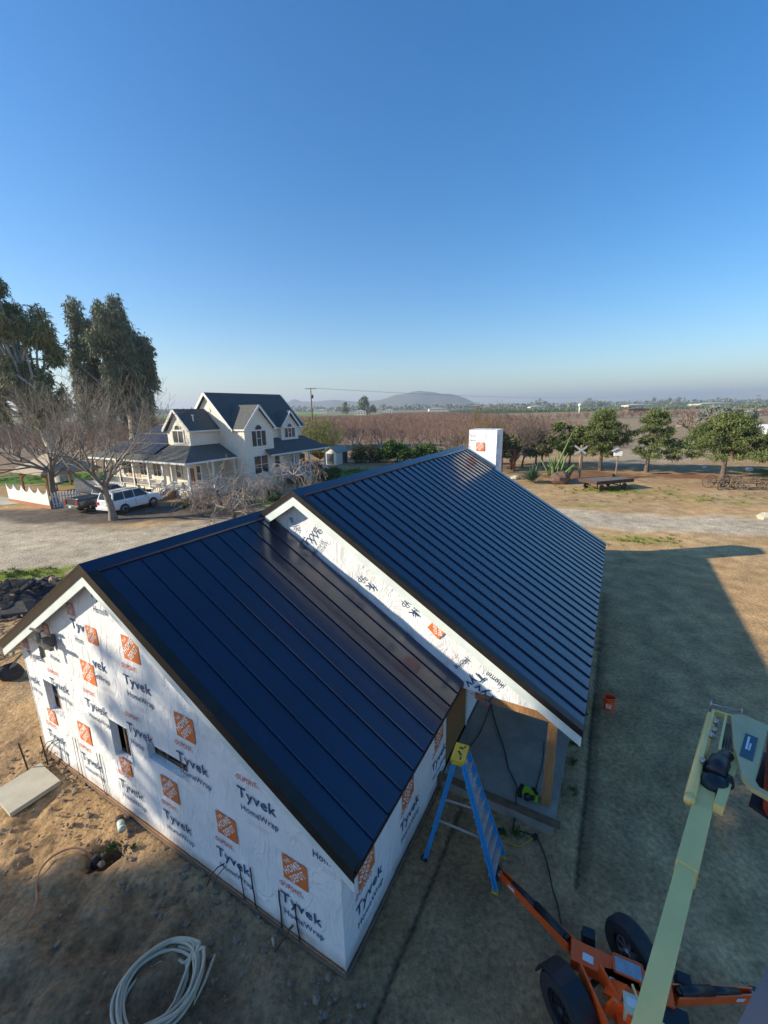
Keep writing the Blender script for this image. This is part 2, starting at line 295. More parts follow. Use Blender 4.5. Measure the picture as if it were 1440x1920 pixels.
lay(mulch,(.27,.125,.06)); lay(sand,(.42,.33,.22)); lay(moss,(.22,.26,.04)); lay(lawn,(.08,.19,.02)); lay(lawn*sstep(.5,.7,n1)*.4,(.16,.24,.035))
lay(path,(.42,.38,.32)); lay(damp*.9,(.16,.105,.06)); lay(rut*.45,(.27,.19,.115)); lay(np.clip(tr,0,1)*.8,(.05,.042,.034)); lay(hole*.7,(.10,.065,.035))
lay(sstep(110,130,Y)*(1-orch)*(Y<9999),(.33,.25,.15))
V=np.stack([X,Y,Z],-1).reshape(-1,3); ny,nx=X.shape
i=np.arange(ny*nx).reshape(ny,nx); F=np.stack([i[:-1,:-1],i[:-1,1:],i[1:,1:],i[1:,:-1]],-1).reshape(-1,4)
me=bpy.data.meshes.new('ground'); me.vertices.add(len(V)); me.vertices.foreach_set('co',V.ravel()); me.loops.add(F.size); me.loops.foreach_set('vertex_index',F.ravel()); me.polygons.add(len(F)); me.polygons.foreach_set('loop_start',np.arange(0,F.size,4)); me.polygons.foreach_set('loop_total',np.full(len(F),4)); me.polygons.foreach_set('use_smooth',np.ones(len(F),bool)); me.update()
ca=me.color_attributes.new('soil','FLOAT_COLOR','POINT'); ca.data.foreach_set('color',np.concatenate([C.reshape(-1,3),np.ones((len(V),1))],1).ravel())
fa=me.attributes.new('grass','FLOAT','POINT'); fa.data.foreach_set('value',np.clip(moss+lawn,0,1).ravel())
ga=me.attributes.new('gravel','FLOAT','POINT'); ga.data.foreach_set('value',np.clip(gravel,0,1).ravel())
m=bpy.data.materials.new('soil_and_gravel'); m.use_nodes=True; t=m.node_tree; b=t.nodes['Principled BSDF']; b.inputs['Roughness'].default_value=.95; b.inputs['Specular IOR Level'].default_value=.15
tc=nd(t,'ShaderNodeTexCoord'); at=nd(t,'ShaderNodeAttribute',attribute_name='soil'); gv=nd(t,'ShaderNodeAttribute',attribute_name='gravel')
def noi(s,d,o='Object'): n=nd(t,'ShaderNodeTexNoise'); n.inputs['Scale'].default_value=s; n.inputs['Detail'].default_value=d; n.inputs['Roughness'].default_value=.65; t.links.new(tc.outputs[o],n.inputs[0]); return n
a1=noi(1.1,10); a2=noi(11,8); a3=noi(.18,6)
def mr(n,lo,hi,f0=.3,f1=.7): r=nd(t,'ShaderNodeMapRange'); r.inputs[1].default_value=f0; r.inputs[2].default_value=f1; r.inputs[3].default_value=lo; r.inputs[4].default_value=hi; t.links.new(n.outputs[0],r.inputs[0]); return r
cur=at.outputs['Color']
for r in (mr(a1,.62,1.3),mr(a2,.58,1.36),mr(a3,.82,1.18)):
    x=nd(t,'ShaderNodeMix',data_type='RGBA',blend_type='MULTIPLY'); x.inputs[0].default_value=1; t.links.new(cur,x.inputs[6]); t.links.new(r.outputs[0],x.inputs[7]); cur=x.outputs[2]
vo=nd(t,'ShaderNodeTexVoronoi'); vo.inputs['Scale'].default_value=26; t.links.new(tc.outputs['Object'],vo.inputs[0])
rr=nd(t,'ShaderNodeMapRange'); rr.inputs[3].default_value=.62; rr.inputs[4].default_value=1.35; t.links.new(vo.outputs['Color'],rr.inputs[0])
x=nd(t,'ShaderNodeMix',data_type='RGBA',blend_type='MULTIPLY'); t.links.new(gv.outputs['Fac'],x.inputs[0]); t.links.new(cur,x.inputs[6]); t.links.new(rr.outputs[0],x.inputs[7]); t.links.new(x.outputs[2],b.inputs['Base Color'])
bn=noi(9,10); bp=nd(t,'ShaderNodeBump'); bp.inputs['Strength'].default_value=.9; bp.inputs['Distance'].default_value=.07; t.links.new(bn.outputs[0],bp.inputs['Height']); t.links.new(bp.outputs[0],b.inputs['Normal'])
me.materials.append(m); g=bpy.data.objects.new('ground',me); col.objects.link(g); tag(g,kind='structure',label='tan dirt yard with gravel drive, moss and lawns running out to the fields')
# far fields, sheets just above the ground
def field(name,pts,c1,c2,z,label,sc_=.02,wave=None):
    mm=mat(name+'_cover',c1,c2,rough=.95,scale=sc_,stretch=(1,1,1),spec=.1,wave=wave)
    mb=MB(); mb.add([(x,y,z) for x,y in pts],[tuple(range(len(pts)))]); o=solo(name,mb,mm,label,kind='structure',loc=(0,0,0)); return o
field('far_orchard_field',[(-1500,640),(-120,420),(300,330),(420,640),(1800,900),(4000,3000),(-3000,3000)],(.30,.23,.15),(.15,.18,.07),.05,'brown bare orchard land stretching to the horizon',.006)
field('mustard_field',[(-480,800),(-120,720),(-190,1500),(-900,1750)],(.20,.26,.035),(.10,.19,.03),.12,'bright green and yellow strip of field beyond the orchard',.006)
field('tan_field',[(85,330),(330,380),(560,900),(190,620)],(.33,.24,.14),(.26,.19,.11),.12,'tan ploughed field strip beyond the pines',.01)
field('green_grove_field',[(120,680),(620,820),(2600,1500),(3400,2600),(250,1700)],(.035,.055,.022),(.07,.09,.03),.16,'dark green grove strip near the right horizon',.01)
# hills
def hill(name,c,sx,sy,hgt,seed,label,px):
    xs=np.linspace(-1,1,90); ys=np.linspace(-1,1,22); XX,YY=np.meshgrid(xs,ys)
    prof=np.interp(xs,[p[0] for p in px],[p[1] for p in px]); H=hgt*prof[None,:]*(1-YY**2)**1.2*(.93+.14*fbm(XX*6,YY*3,5,seed))
    mb=MB(); mb.add(np.stack([c[0]+XX*sx,c[1]+YY*sy,H-.5],-1).reshape(-1,3),[(j*90+i,j*90+i+1,(j+1)*90+i+1,(j+1)*90+i) for j in range(21) for i in range(89)],True)
    return solo(name,mb,MATS['hill_scrub'],label,kind='structure',loc=(c[0],c[1],0))
mat('hill_scrub',(.15,.13,.07),(.07,.075,.04),rough=.95,scale=.004)
hill('hill',(400,5600),900,700,225,21,'long blue peaked hill on the horizon above the ridge of the new roof',[(-1,.28),(-.8,.36),(-.6,.48),(-.4,.62),(-.22,.85),(-.05,.92),(.08,1),(.25,.93),(.42,.82),(.55,.8),(.7,.6),(.85,.3),(1,0)])
hill('low_hills',(-700,6300),1150,500,185,33,'low pale hills behind the utility pole',[(-1,0),(-.8,.4),(-.6,.62),(-.5,.9),(-.42,.75),(-.2,.7),(0,.82),(.3,.65),(.7,.75),(1,0)])
# ================================================ NEW BUILDING
Lb,W_,HR,RX=5.18,11.33,7.2,-6.234; SL=.597
TL,TR_,THR,TE,THE=15.08,-4.79,7.994,3.422,3.02; TS=(THR-THE)/(TE-TR_); AE=Lb+TL
def zl(b): return HR-SL*abs(b-RX)
def zt(b): return THR-TS*abs(b-TR_)
nb=thing('unfinished_building',A(0,0,0),'new building wrapped in white house wrap under dark standing seam metal roofs','building',rz=FR)
def P_(name,mb,m,label=None,parent=None): return part(name,mb,m,parent or nb,label)
# --- gable end wall of the near wing (window openings left open), creased sheet
holes=[(-10.35,-9.55,1.93,2.97),(-7.02,-6.24,1.84,2.93),(-5.48,-4.0,2.45,2.92)]
def wall_sheet(bs,zs,top,a0,amp,holes,flip=False,seam=None,T=lambda b,z,d:None):
    mb=MB(); BBs,ZZs=np.meshgrid(bs,zs); tp=np.array([top(b) for b in bs])[None,:]; Z2=np.minimum(ZZs,tp)
    d=-fbm(BBs*1.1+3,Z2*.8,4,40)*amp*.5-(np.abs(fbm(BBs*2.2+Z2*.8,Z2*1.4-BBs*.5,4,44)-.5)*amp)
    if seam: d=d+np.where(Z2>seam+.06*np.sin(BBs*1.7),.006,0)
    pts=[T(b,z,dd) for b,z,dd in zip(BBs.ravel(),Z2.ravel(),d.ravel())]; n=len(bs); F=[]
    for j in range(len(zs)-1):
        for i in range(n-1):
            bc,zc=(bs[i]+bs[i+1])/2,(zs[j]+zs[j+1])/2
            if zs[j]>=tp[0,i] and zs[j]>=tp[0,i+1]: continue
            if any(h[0]<bc<h[1] and h[2]<zc<h[3] for h in holes): continue
            F.append((j*n+i,j*n+i+1,(j+1)*n+i+1,(j+1)*n+i))
    mb.add(pts,F,True); return mb
def brk(lo,hi,st,extra): 
    v=sorted(set([round(x,4) for x in np.arange(lo,hi,st)]+[hi]+list(extra))); out=[v[0]]
    for x in v[1:]:
        if x-out[-1]<.012:
            if x in extra: out[-1]=x
        else: out.append(x)
    return out
gw_=P_('gable_wall',wall_sheet(brk(-W_,0,.07,[h[0] for h in holes]+[h[1] for h in holes]+[RX]),brk(.08,6.95,.07,[h[2] for h in holes]+[h[3] for h in holes]),lambda b:zl(b)-.2,0,.028,holes,seam=3.55,T=lambda b,z,d:A(-d,b,z)),WRAP,'house wrap gable wall with three window openings')
for h in holes:
    f=MB(); d=.17
    f.abox(.0,d,h[0]-.02,h[0],h[2],h[3]); f.abox(.0,d,h[1],h[1]+.02,h[2],h[3]); f.abox(0,d,h[0],h[1],h[2]-.02,h[2]); f.abox(0,d,h[0],h[1],h[3],h[3]+.02)
    wo=part('window_opening',f,WRAP,gw_); 
    f=MB(); f.abox(d,d+.04,h[0]+.3*(h[1]-h[0]),h[0]+.3*(h[1]-h[0])+.05,h[2],h[3]); f.abox(d+.02,d+.05,h[0],h[1],h[2],h[2]+.05)
    if h[1]-h[0]>1: f.abox(d,d+.04,h[1]-.5,h[1]-.44,h[2],h[3])
    P_('stud',f,WOODD); 
    f=MB(); nfold=9
    for k in range(nfold):   # loose clear sheet hanging inside
        b0=h[0]+(h[1]-h[0])*(.35+.65*k/nfold); b1=h[0]+(h[1]-h[0])*(.35+.65*(k+1)/nfold); dz=.06*(k%2)
        f.add([A(d+.10+dz,b0,h[2]),A(d+.16-dz,b1,h[2]),A(d+.15-dz,b1,h[3]),A(d+.12+dz,b0,h[3])],[(0,1,2,3)])
    P_('plastic_sheet',f,mat('dusty_plastic_sheet',(.24,.20,.20),(.12,.10,.10),rough=.35,scale=4,stretch=(5,1,1)) if 'dusty_plastic_sheet' not in MATS else MATS['dusty_plastic_sheet'])
f=MB(); f.abox(.5,.52,-11,-.3,.1,3.3); P_('unlit_inside_panel',f,DARK)  # dark-coloured panel stands in for the unlit inside behind the openings
# side wall (faces right) near wing, to a=5.2
sw_=P_('side_wall',wall_sheet(brk(0,Lb,.1,[]),brk(.08,3.3,.1,[]),lambda b:3.4,0,.02,[],T=lambda a,z,d:A(a,d,z)),WRAP)
f=MB(); f.abox(0,AE,-W_,-W_+.03,.08,zl(-W_)-.25); P_('rear_side_wall',f,WRAP)
# footing
f=MB(); f.abox(-.05,0.0,-W_-.03,.04,-.1,.085); f.abox(0,Lb,.012,.045,-.1,.085); P_('footing',f,FOUND)
f=MB(); f.abox(-.03,-.012,-W_,.0,.085,.13); P_('mudsill',f,WOOD)
# wall behind the porch
f=MB(); f.abox(Lb+.02,6.95,-.04,0,.3,3.15); P_('sheathing_panel',f,OSB)
f=MB(); f.abox(6.95,AE-.1,-.05,.02,.3,3.3); P_('porch_side_wall',f,WRAP)
f=MB(); f.abox(6.93,7.0,.0,.05,.28,3.1); P_('trim_strip',f,FASCIA)
f=MB(); f.abox(Lb+.02,AE-.05,.0,3.0,2.98,3.02); P_('porch_ceiling',f,OSB)
# slab, sill, post, header
f=MB(); f.abox(4.62,AE,.04,3.02,-.05,.24); P_('porch_slab',f,CONC)
f=MB(); f.abox(4.66,4.84,.06,3.16,.243,.31); P_('sill_plank',f,WOODD)
f=MB(); f.abox(4.55,4.75,-.02,.08,-.02,.42); P_('form_stake',f,WOODD)
for a in (5.28,10.2,15.2,AE-.2):
    f=MB(); f.abox(a-.11,a+.11,2.64,2.86,.241,2.74); P_('porch_post',f,WOOD)
f=MB(); f.abox(Lb+.02,Lb+.20,.78,2.9,2.742,2.976); P_('header_beam',f,WOOD)
f=MB(); f.abox(Lb+.205,AE-.1,2.66,2.84,2.742,2.976); P_('eave_beam',f,WOOD)
# tall gable wall
lowedge=lambda b: 3.17-.2*min(1,max(0,(b-.4)/.6))
bs=brk(-9.6,3.05,.1,[]); mb=MB(); rows=16; pts=[]
for j in range(rows+1):
    for b in bs:
        lo=max(2.96,zl(b)-.25) if b<.3 else 2.985; hi=max(zt(b)-.16,lo+.01); z=lo+(hi-lo)*j/rows
        d=-fbm(np.array(b*1.7),np.array(z*1.7),4,61)*.10*(1 if b<-1 else .35); pts.append(A(Lb-.03-d,b,z))
n=len(bs); mb.add(pts,[(j*n+i,j*n+i+1,(j+1)*n+i+1,(j+1)*n+i) for j in range(rows) for i in range(n-1)],True)
tg=P_('tall_gable_wall',mb,WRAP,'strip of creased house wrap between the two roofs')
# far gable and body
f=MB(); f.prism([A(AE-.05,-W_,.1),A(AE-.05,0,.1),A(AE-.05,0,2.98),A(AE-.05,3.0,2.98),A(AE-.05,3.0,zt(3.0)-.2),A(AE-.05,TR_,THR-.2),A(AE-.05,-W_,zt(-W_)-.2)],(ux*.04,uy*.04,0)); P_('far_gable_wall',f,WRAP)
# --- roofs: one object per seamed panel
def roof_panels(a0,a1,br,zr,be,ze,n,side,m,rh=.048):
    wd=(a1-a0)/n; sg=1 if be>br else -1; nrm=Vector((0,0,1)); 
    for k in range(n):
        f=MB(); x0=a0+k*wd; x1=x0+wd; t=.03
        prof=[(0,0),(.0,rh*.9),(.012,rh),(.024,rh*.9),(.028,0),(wd*.5,.0015),(wd-.001,0)]
        r=[A(x0+p,br,zr+q) for p,q in prof]; e=[A(x0+p,be,ze+q) for p,q in prof]; nn=len(prof)
        f.add(r+e,[(i,i+1,nn+i+1,nn+i) if sg<0 else (i+1,i,nn+i,nn+i+1) for i in range(nn-1)])
        f.add([A(x0,br,zr-t),A(x1,br,zr-t),A(x1,be,ze-t),A(x0,be,ze-t),A(x0,be,ze),A(x1-.001,be,ze)],[(0,1,2,3),(3,2,5,4)])
        P_('roof_panel',f,m)
roof_panels(-.278+.05,Lb-.04,RX,HR,.483,zl(.483),10,1,ROOF,.036)
roof_panels(-.278+.05,Lb-.04,RX,HR,-W_-.483,zl(-W_-.483),10,-1,ROOF,.036)
roof_panels(Lb-.34+.05,AE+.25,TR_,THR,TE,THE,28,1,ROOF)
roof_panels(Lb-.34+.05,AE+.25,TR_,THR,-W_-.483,zt(-W_-.483),28,-1,ROOF)
# decking under the panels, seen at the rakes
def deck(a0,a1,br,zr,be,ze,m=OSB):
    f=MB(); f.hexa([A(a0,br,zr-.075),A(a0,be,ze-.075),A(a1,be,ze-.075),A(a1,br,zr-.075),A(a0,br,zr-.036),A(a0,be,ze-.036),A(a1,be,ze-.036),A(a1,br,zr-.036)]); P_('roof_deck',f,m)
deck(-.25,Lb-.06,RX,HR,.45,zl(.45)); deck(-.25,Lb-.06,RX,HR,-W_-.45,zl(-W_-.45)); deck(Lb-.3,AE+.2,TR_,THR,TE-.03,zt(TE-.03)); deck(Lb-.3,AE+.2,TR_,THR,-W_-.45,zt(-W_-.45))
# ridge caps
def ridge(a0,a1,br,zr,sl,wd=.26):
    f=MB(); h=.075
    f.prism([A(a0,br,zr+h),A(a0,br+wd,zr+h-wd*sl),A(a0,br+wd,zr+h-.05-wd*sl),A(a0,br,zr+h-.05),A(a0,br-wd,zr+h-.05-wd*sl),A(a0,br-wd,zr+h-wd*sl)],(ux*(a1-a0),uy*(a1-a0),0)); P_('ridge_cap',f,ROOF)
ridge(-.30,Lb-.035,RX,HR,SL); ridge(Lb-.37,AE+.27,TR_,THR,TS)
# rake trim (dark), fascia (white)
def rake(a,br,zr,be,ze,d0,d1,t,name,m,flange=0):
    f=MB(); k=Vector((ux,uy,0))*t
    f.prism([A(a,br,zr-d0),A(a,be,ze-d0),A(a,be,ze-d1),A(a,br,zr-d1)],k)
    P_(name,f,m)
    if flange:
        f=MB(); f.hexa([A(a-.006,br,zr-d0),A(a-.006,be,ze-d0),A(a+flange,be,ze-d0),A(a+flange,br,zr-d0),A(a-.006,br,zr-d0+.05),A(a-.006,be,ze-d0+.05),A(a+flange,be,ze-d0+.05),A(a+flange,br,zr-d0+.05)]); P_('rake_cap',f,m)
for (a,br,zr,ends,sl,nm) in ((-.278,RX,HR,(.483,-W_-.483),SL,'low'),(Lb-.34,TR_,THR,(TE,-W_-.483),TS,'tall')):
    for be in ends:
        ze=zr-sl*abs(be-br)
        if nm=='tall' and be<0: be=-9.4; ze=zr-sl*abs(be-br)
        rake(a-.02,br,zr,be,ze,-.02,.20 if nm=='low' else .12,.018,'rake_trim',TRIM,.22)
        s_=1 if be>br else -1
        rake(a,br,zr-.02*0,be-s_*.02,ze+.02*sl,.195 if nm=='low' else .118,.43 if nm=='low' else .40,.04,'fascia_board',FASCIA)
# eave drip edge on the right
f=MB(); f.abox(-.27,Lb-.05,.46,.485,zl(.483)-.12,zl(.483)-.035); P_('drip_edge',f,TRIM)
f=MB(); f.abox(Lb-.3,AE+.24,TE-.02,TE+.005,THE-.17,THE-.035); P_('drip_edge',f,TRIM)
f=MB(); f.abox(.0,Lb,.03,.46,zl(.46)-.16,zl(.46)-.13); P_('soffit_board',f,WRAP)
# lookouts under the left rake
for k in range(13):
    b=RX-.35-k*.42; 
    if b<-W_-.3: break
    f=MB(); f.beam(A(-.24,b,zl(b)-.13),A(.0,b,zl(b)-.13),.07,.09); P_('lookout',f,WOOD)
f=MB(); 
for be in (-W_-.40,): f.beam(A(-.02,RX,HR-.20),A(-.02,be,zl(be)-.20),.05,.14)
P_('rake_ledger',f,WOOD)
# rafters tails below the left eave
f=MB(); f.abox(-.25,Lb,-W_-.49,-W_-.46,zl(-W_-.47)-.32,zl(-W_-.47)-.08); P_('eave_board',f,WOOD)
# chimney
def sheet_box(a0,a1,b0,b1,z0,z1,amp=.03):
    mb=MB(); 
    def side(T,u0,u1,seed):
        us=np.linspace(u0,u1,18); zs=np.linspace(z0,z1,44); U,Zz=np.meshgrid(us,zs); e=np.minimum(1,np.minimum(U-u0,u1-U)/.15); d=-fbm(U*2.5,Zz*1.6,4,seed)*amp*2*np.clip(e,0,1)
        mb.add([T(u,z,q) for u,z,q in zip(U.ravel(),Zz.ravel(),d.ravel())],[(j*18+i,j*18+i+1,(j+1)*18+i+1,(j+1)*18+i) for j in range(43) for i in range(17)],True)
    side(lambda u,z,d:A(a0-d,u,z),b0,b1,71); side(lambda u,z,d:A(a1+d,u,z),b0,b1,72); side(lambda u,z,d:A(u,b0-d,z),a0,a1,73); side(lambda u,z,d:A(u,b1+d,z),a0,a1,74)
    mb.add([A(a0,b0,z1),A(a0,b1,z1),A(a1,b1,z1),A(a1,b0,z1)],[(0,1,2,3)]); return mb
chm=P_('chimney',sheet_box(AE+.30,AE+1.75,-4.5,-2.82,0,9.03),WRAP,'square chimney wrapped in white house wrap')
f=MB(); f.hexa([A(AE+.26,-4.55,zt(-4.55)+.02),A(AE+.26,-2.77,zt(-2.77)+.02),A(AE+.297,-2.77,zt(-2.77)+.02),A(AE+.297,-4.55,zt(-4.55)+.02),A(AE+.26,-4.55,zt(-4.55)+.12),A(AE+.26,-2.77,zt(-2.77)+.12),A(AE+.297,-2.77,zt(-2.77)+.12),A(AE+.297,-4.55,zt(-4.55)+.12)]); part('flashing',f,FASCIA,chm)
# --- printing on the wrap
def textmesh(s,wd,ht,bold=.0):
    cu=bpy.data.curves.new('print','FONT'); cu.body=s; cu.size=1; cu.offset=bold; cu.resolution_u=2; cu.space_character=1.0+bold*5
    o=bpy.data.objects.new('tmp',cu); col.objects.link(o); me=bpy.data.meshes.new_from_object(o.evaluated_get(bpy.context.evaluated_depsgraph_get())); bpy.data.objects.remove(o)
    v=np.array([q.co[:] for q in me.vertices]); lo=v.min(0); hi=v.max(0)
    sx=wd/(hi[0]-lo[0]); sy=ht/(hi[1]-lo[1])
    for q in me.vertices: q.co=((q.co[0]-lo[0])*sx,(q.co[1]-lo[1])*sy,0)
    return me
TM={}
def tm(s,wd,ht,bold,m):
    k=(s,wd,ht)
    if k not in TM: TM[k]=textmesh(s,wd,ht,bold); TM[k].materials.append(m)
    return TM[k]
def place(me,name,parent,o,xd,yd,x,y,ang=0):
    """put a flat mesh on a wall: o origin, xd/yd in-plane axes (world), x,y local offsets"""
    c,s=math.cos(R(ang)),math.sin(R(ang)); X1=xd*c+yd*s; Y1=yd*c-xd*s; p=o+xd*x+yd*y; N=X1.cross(Y1)
    M=Matrix(((X1[0],Y1[0],N[0],p[0]),(X1[1],Y1[1],N[1],p[1]),(X1[2],Y1[2],N[2],p[2]),(0,0,0,1)))
    ob=bpy.data.objects.new(name,me); col.objects.link(ob); ob.parent=parent
    Ml=rootmat(parent).inverted()@M; ob.location=Ml.to_translation(); ob.rotation_euler=Ml.to_euler(); return ob
def logo_mesh(sz):
    mb=MB(); h=sz/2; mb.add([(-h,-h,0),(h,-h,0),(h,h,0),(-h,h,0)],[(0,1,2,3)]); me=mesh_from(mb,'logo_square',ORANGEP); me.materials.append(WHITEP)
    import bmesh
    bm=bmesh.new(); bm.from_mesh(me)
    def put(s,wd,ht,cx,cy):
        t_=textmesh(s,wd,ht,.03); c45=math.sqrt(.5)
        for q in t_.vertices:
            x=q.co[0]-wd/2+cx; y=q.co[1]+cy; q.co=((x-y)*c45,(x+y)*c45,.002)
        k=len(bm.faces); bm.from_mesh(t_); bm.faces.ensure_lookup_table()
        for f_ in bm.faces[k:]: f_.material_index=1
    put('THE',sz*.30,sz*.13,0,sz*.36); put('HOME',sz*.92,sz*.26,0,sz*.04); put('DEPOT',sz*.78,sz*.26,0,-sz*.29)
    bm.to_mesh(me); bm.free(); return me
LOGO=logo_mesh(.60)
U=Vector((ux,uy,0)); VV=Vector((vx,vy,0)); ZZ=Vector((0,0,1))
def words(parent,o,xd,yd,x,y,s='Tyvek',h='HomeWrap',ang=0,dup_=True,fine=True):
    full={'Tyvek':1.02}; wT=len(s)/5*1.02; 
    if s:
        place(tm(s,wT,.34 if 'y' in s else .27,.010,BLUEP),'printed_word',parent,o,xd,yd,x,y-(.075 if 'y' in s else 0),ang)
    c,sn=math.cos(R(ang)),math.sin(R(ang))
    def off(dx,dy): return x+dx*c-dy*sn,y+dx*sn+dy*c
    if h: 
        X1,Y1=off(.06 if s in('Tyvek','Tyv','Ty') else 0.02,-.36); place(tm(h,len(h)/8*.98,.20 if 'p' in h else .17,.008,BLUEP),'printed_word',parent,o,xd,yd,X1,Y1,ang)
    if dup_:
        X1,Y1=off(.0,.44); place(tm('\u2039DUPONT\u203a',.60,.125,.012,REDP),'printed_word',parent,o,xd,yd,X1,Y1,ang)
    if fine:
        for k,(t_,q) in enumerate((('Protective layer for walls and roofs',.62),('install per local code requirements',.55))):
            X1,Y1=off(.2,-.50-.06*k); place(tm(t_,q,.032,0,GREYP if k==0 else REDP),'fine_print',parent,o,xd,yd,X1,Y1,ang)
o=A(-.010,0,0)
for x in (-10.85,-8.95,-7.08,-5.24,-3.38,-1.52): words(gw_,o,VV,ZZ,x,.84)
for x in (-9.88,-8.03,-6.17,-4.31,-2.45): words(gw_,o,VV,ZZ,x,2.93,h='HomeWrap' if x not in(-6.17,) else 'Home')
words(gw_,o,VV,ZZ,-.62,2.90,s='',h='Home',dup_=False)
words(gw_,o,VV,ZZ,-5.92,4.32)
words(gw_,o,VV,ZZ,-7.22,4.34,s='vek',h='eWrap',dup_=False)
words(gw_,o,VV,ZZ,-7.9,5.22,s='Tyv',h='Hom',dup_=False,fine=False)
words(gw_,o,VV,ZZ,-9.55,4.25,s='Tyv',h='Home',dup_=False,fine=False)
words(gw_,o,VV,ZZ,-10.9,3.45,s='Tyvek',h='',dup_=False,fine=False,ang=10)
words(gw_,o,VV,ZZ,-11.25,2.62,s='vek',h='eWrap',dup_=False,fine=False)
words(gw_,o,VV,ZZ,-6.72,6.30,s='Ty',h='HomeW',dup_=False,fine=False)
LOGOR=logo_mesh(.34); LOGOR.materials[0]=mat('faded_red_ink',(.62,.25,.20),rough=.6)
for x,y in ((-5.41,5.33),(-3.87,3.94),(-8.47,1.90),(-4.8,1.88),(-2.93,1.87),(-1.08,1.84),(-7.54,4.07)): place(LOGO,'printed_logo',gw_,o,VV,ZZ,x,y)
LHALF=logo_mesh(.46)
place(LHALF,'printed_logo',gw_,o,VV,ZZ,-6.98,5.25); place(LHALF,'printed_logo',gw_,o,VV,ZZ,-10.3,1.72); place(LHALF,'printed_logo',gw_,o,VV,ZZ,-6.62,1.66)
for x,y in ((-7.78,5.75),(-9.39,4.78),(-10.93,3.95)): place(LOGOR,'printed_logo',gw_,o,VV,ZZ,x,y)
# side wall
o=A(0,.006,0)
for a in (.40,2.27,4.14): words(sw_,o,U,ZZ,a,.86)
for a in (.82,2.68,4.62): place(LOGO,'printed_logo',sw_,o,U,ZZ,a,1.73)
# tall gable, sheets hung sideways and upside down
o=A(Lb-.045,0,0)
words(tg,o,VV,ZZ,-4.58,6.24,s='Tyve',h='HomeW',ang=50,dup_=False)
words(tg,o,VV,ZZ,-5.15,6.55,s='',h='Wrap',ang=125,dup_=False,fine=False)
words(tg,o,VV,ZZ,-2.42,5.50,s='k',h='ap',ang=228,dup_=False,fine=False)
words(tg,o,VV,ZZ,-.92,5.15,s='ek',h='rap',ang=231,dup_=False,fine=False)
words(tg,o,VV,ZZ,.80,3.78,s='Tyv',h='Home',ang=231,dup_=False,fine=True)
words(tg,o,VV,ZZ,1.42,3.14,s='Tyv',h='Home',ang=152,dup_=True,fine=False)
place(logo_mesh(.42),'printed_logo',tg,o,VV,ZZ,-.30,4.56,230)
# chimney print
o=A(AE+.29,0,0); place(logo_mesh(.50),'printed_logo',chm,o,VV,ZZ,-3.78,8.03)
for s_,wd,x,y,m_ in (('HomeWrap',.62,-4.40,8.36,BLUEP),('Tyvek',.5,-4.42,8.62,BLUEP)):
    place(textmesh(s_,.30,.08,.01),'printed_word',chm,o,VV,ZZ,x,y).data.materials.append(m_)
o=A(0,-2.805,0)
for q,(aa,zz,an) in enumerate(((AE+.55,8.75,-90),(AE+.9,8.7,-90),(AE+.55,7.6,-90),(AE+.95,7.5,-90))): place(tm('HomeWrap' if q%2 else 'Tyvek',.8,.14,.01,BLUEP),'printed_word',chm,o,U,ZZ,aa,zz,an)
# black tape strips and stub pipes on the gable wall
for b0,z0,b1,z1,wd in ((-2.60,.06,-2.64,.98,.035),(-2.26,.06,-2.31,1.2,.04),(-1.54,.08,-1.54,1.12,.04),(-1.08,.05,-1.13,1.05,.04),(-9.30,.12,-9.18,1.5,.02),(-9.09,.12,-9.05,1.5,.02),(-7.96,.12,-7.97,1.5,.022),(-7.87,.12,-7.83,1.5,.022)):
    f=MB(); k=6; pts=[A(-.036,b0+(b1-b0)*j/k+rnd.uniform(-.012,.012),z0+(z1-z0)*j/k) for j in range(k+1)]
    for p,q in zip(pts[:-1],pts[1:]): f.beam(p,q,.006,wd,up=VV)
    part('tape_strip',f,BLACK,gw_)
for b,z in ((-3.15,.55),(-10.2,.75),(-10.55,.6)):
    f=MB(); f.tube([A(-.02,b,z+.2),A(-.16,b-.05,z+.22),A(-.25,b-.2,z),A(-.3,b-.3,z-.3)],.012,5); f.tube([A(-.02,b+.05,z+.18),A(-.2,b+.0,z+.1),A(-.3,b-.1,z-.2)],.01,5); part('stub_wire',f,BLACK,gw_)
f=MB(); f.tube([A(-.03,-1.22,.42),A(-.12,-1.25,.40),A(-.35,-1.45,-.02)],.022,6); P_('copper_stub',f,RUST)
f=MB(); f.tube([A(-.3,-1.52,-.03),A(-.32,-1.52,.25)],.025,6); P_('drain_stub',f,PALEC)
# light bracket high on the gable wall
br_=MB(); zc,bc=4.62,-8.95
br_.abox(-.30,-.02,bc-.06,bc+.06,zc-.15,zc+.15); br_.beam(A(-.32,bc-.55,zc+.0),A(-.32,bc+.55,zc+.02),.07,.07); br_.beam(A(-.30,bc-.1,zc+.32),A(-.30,bc-.1,zc-.4),.08,.06); br_.beam(A(-.28,bc-.5,zc+.32),A(-.28,bc+.12,zc+.40),.08,.05)
P_('wall_bracket',br_,mat('dark_bracket_steel',(.06,.055,.055),(.12,.115,.11),rough=.5,scale=6))
exec_parts.append('building')
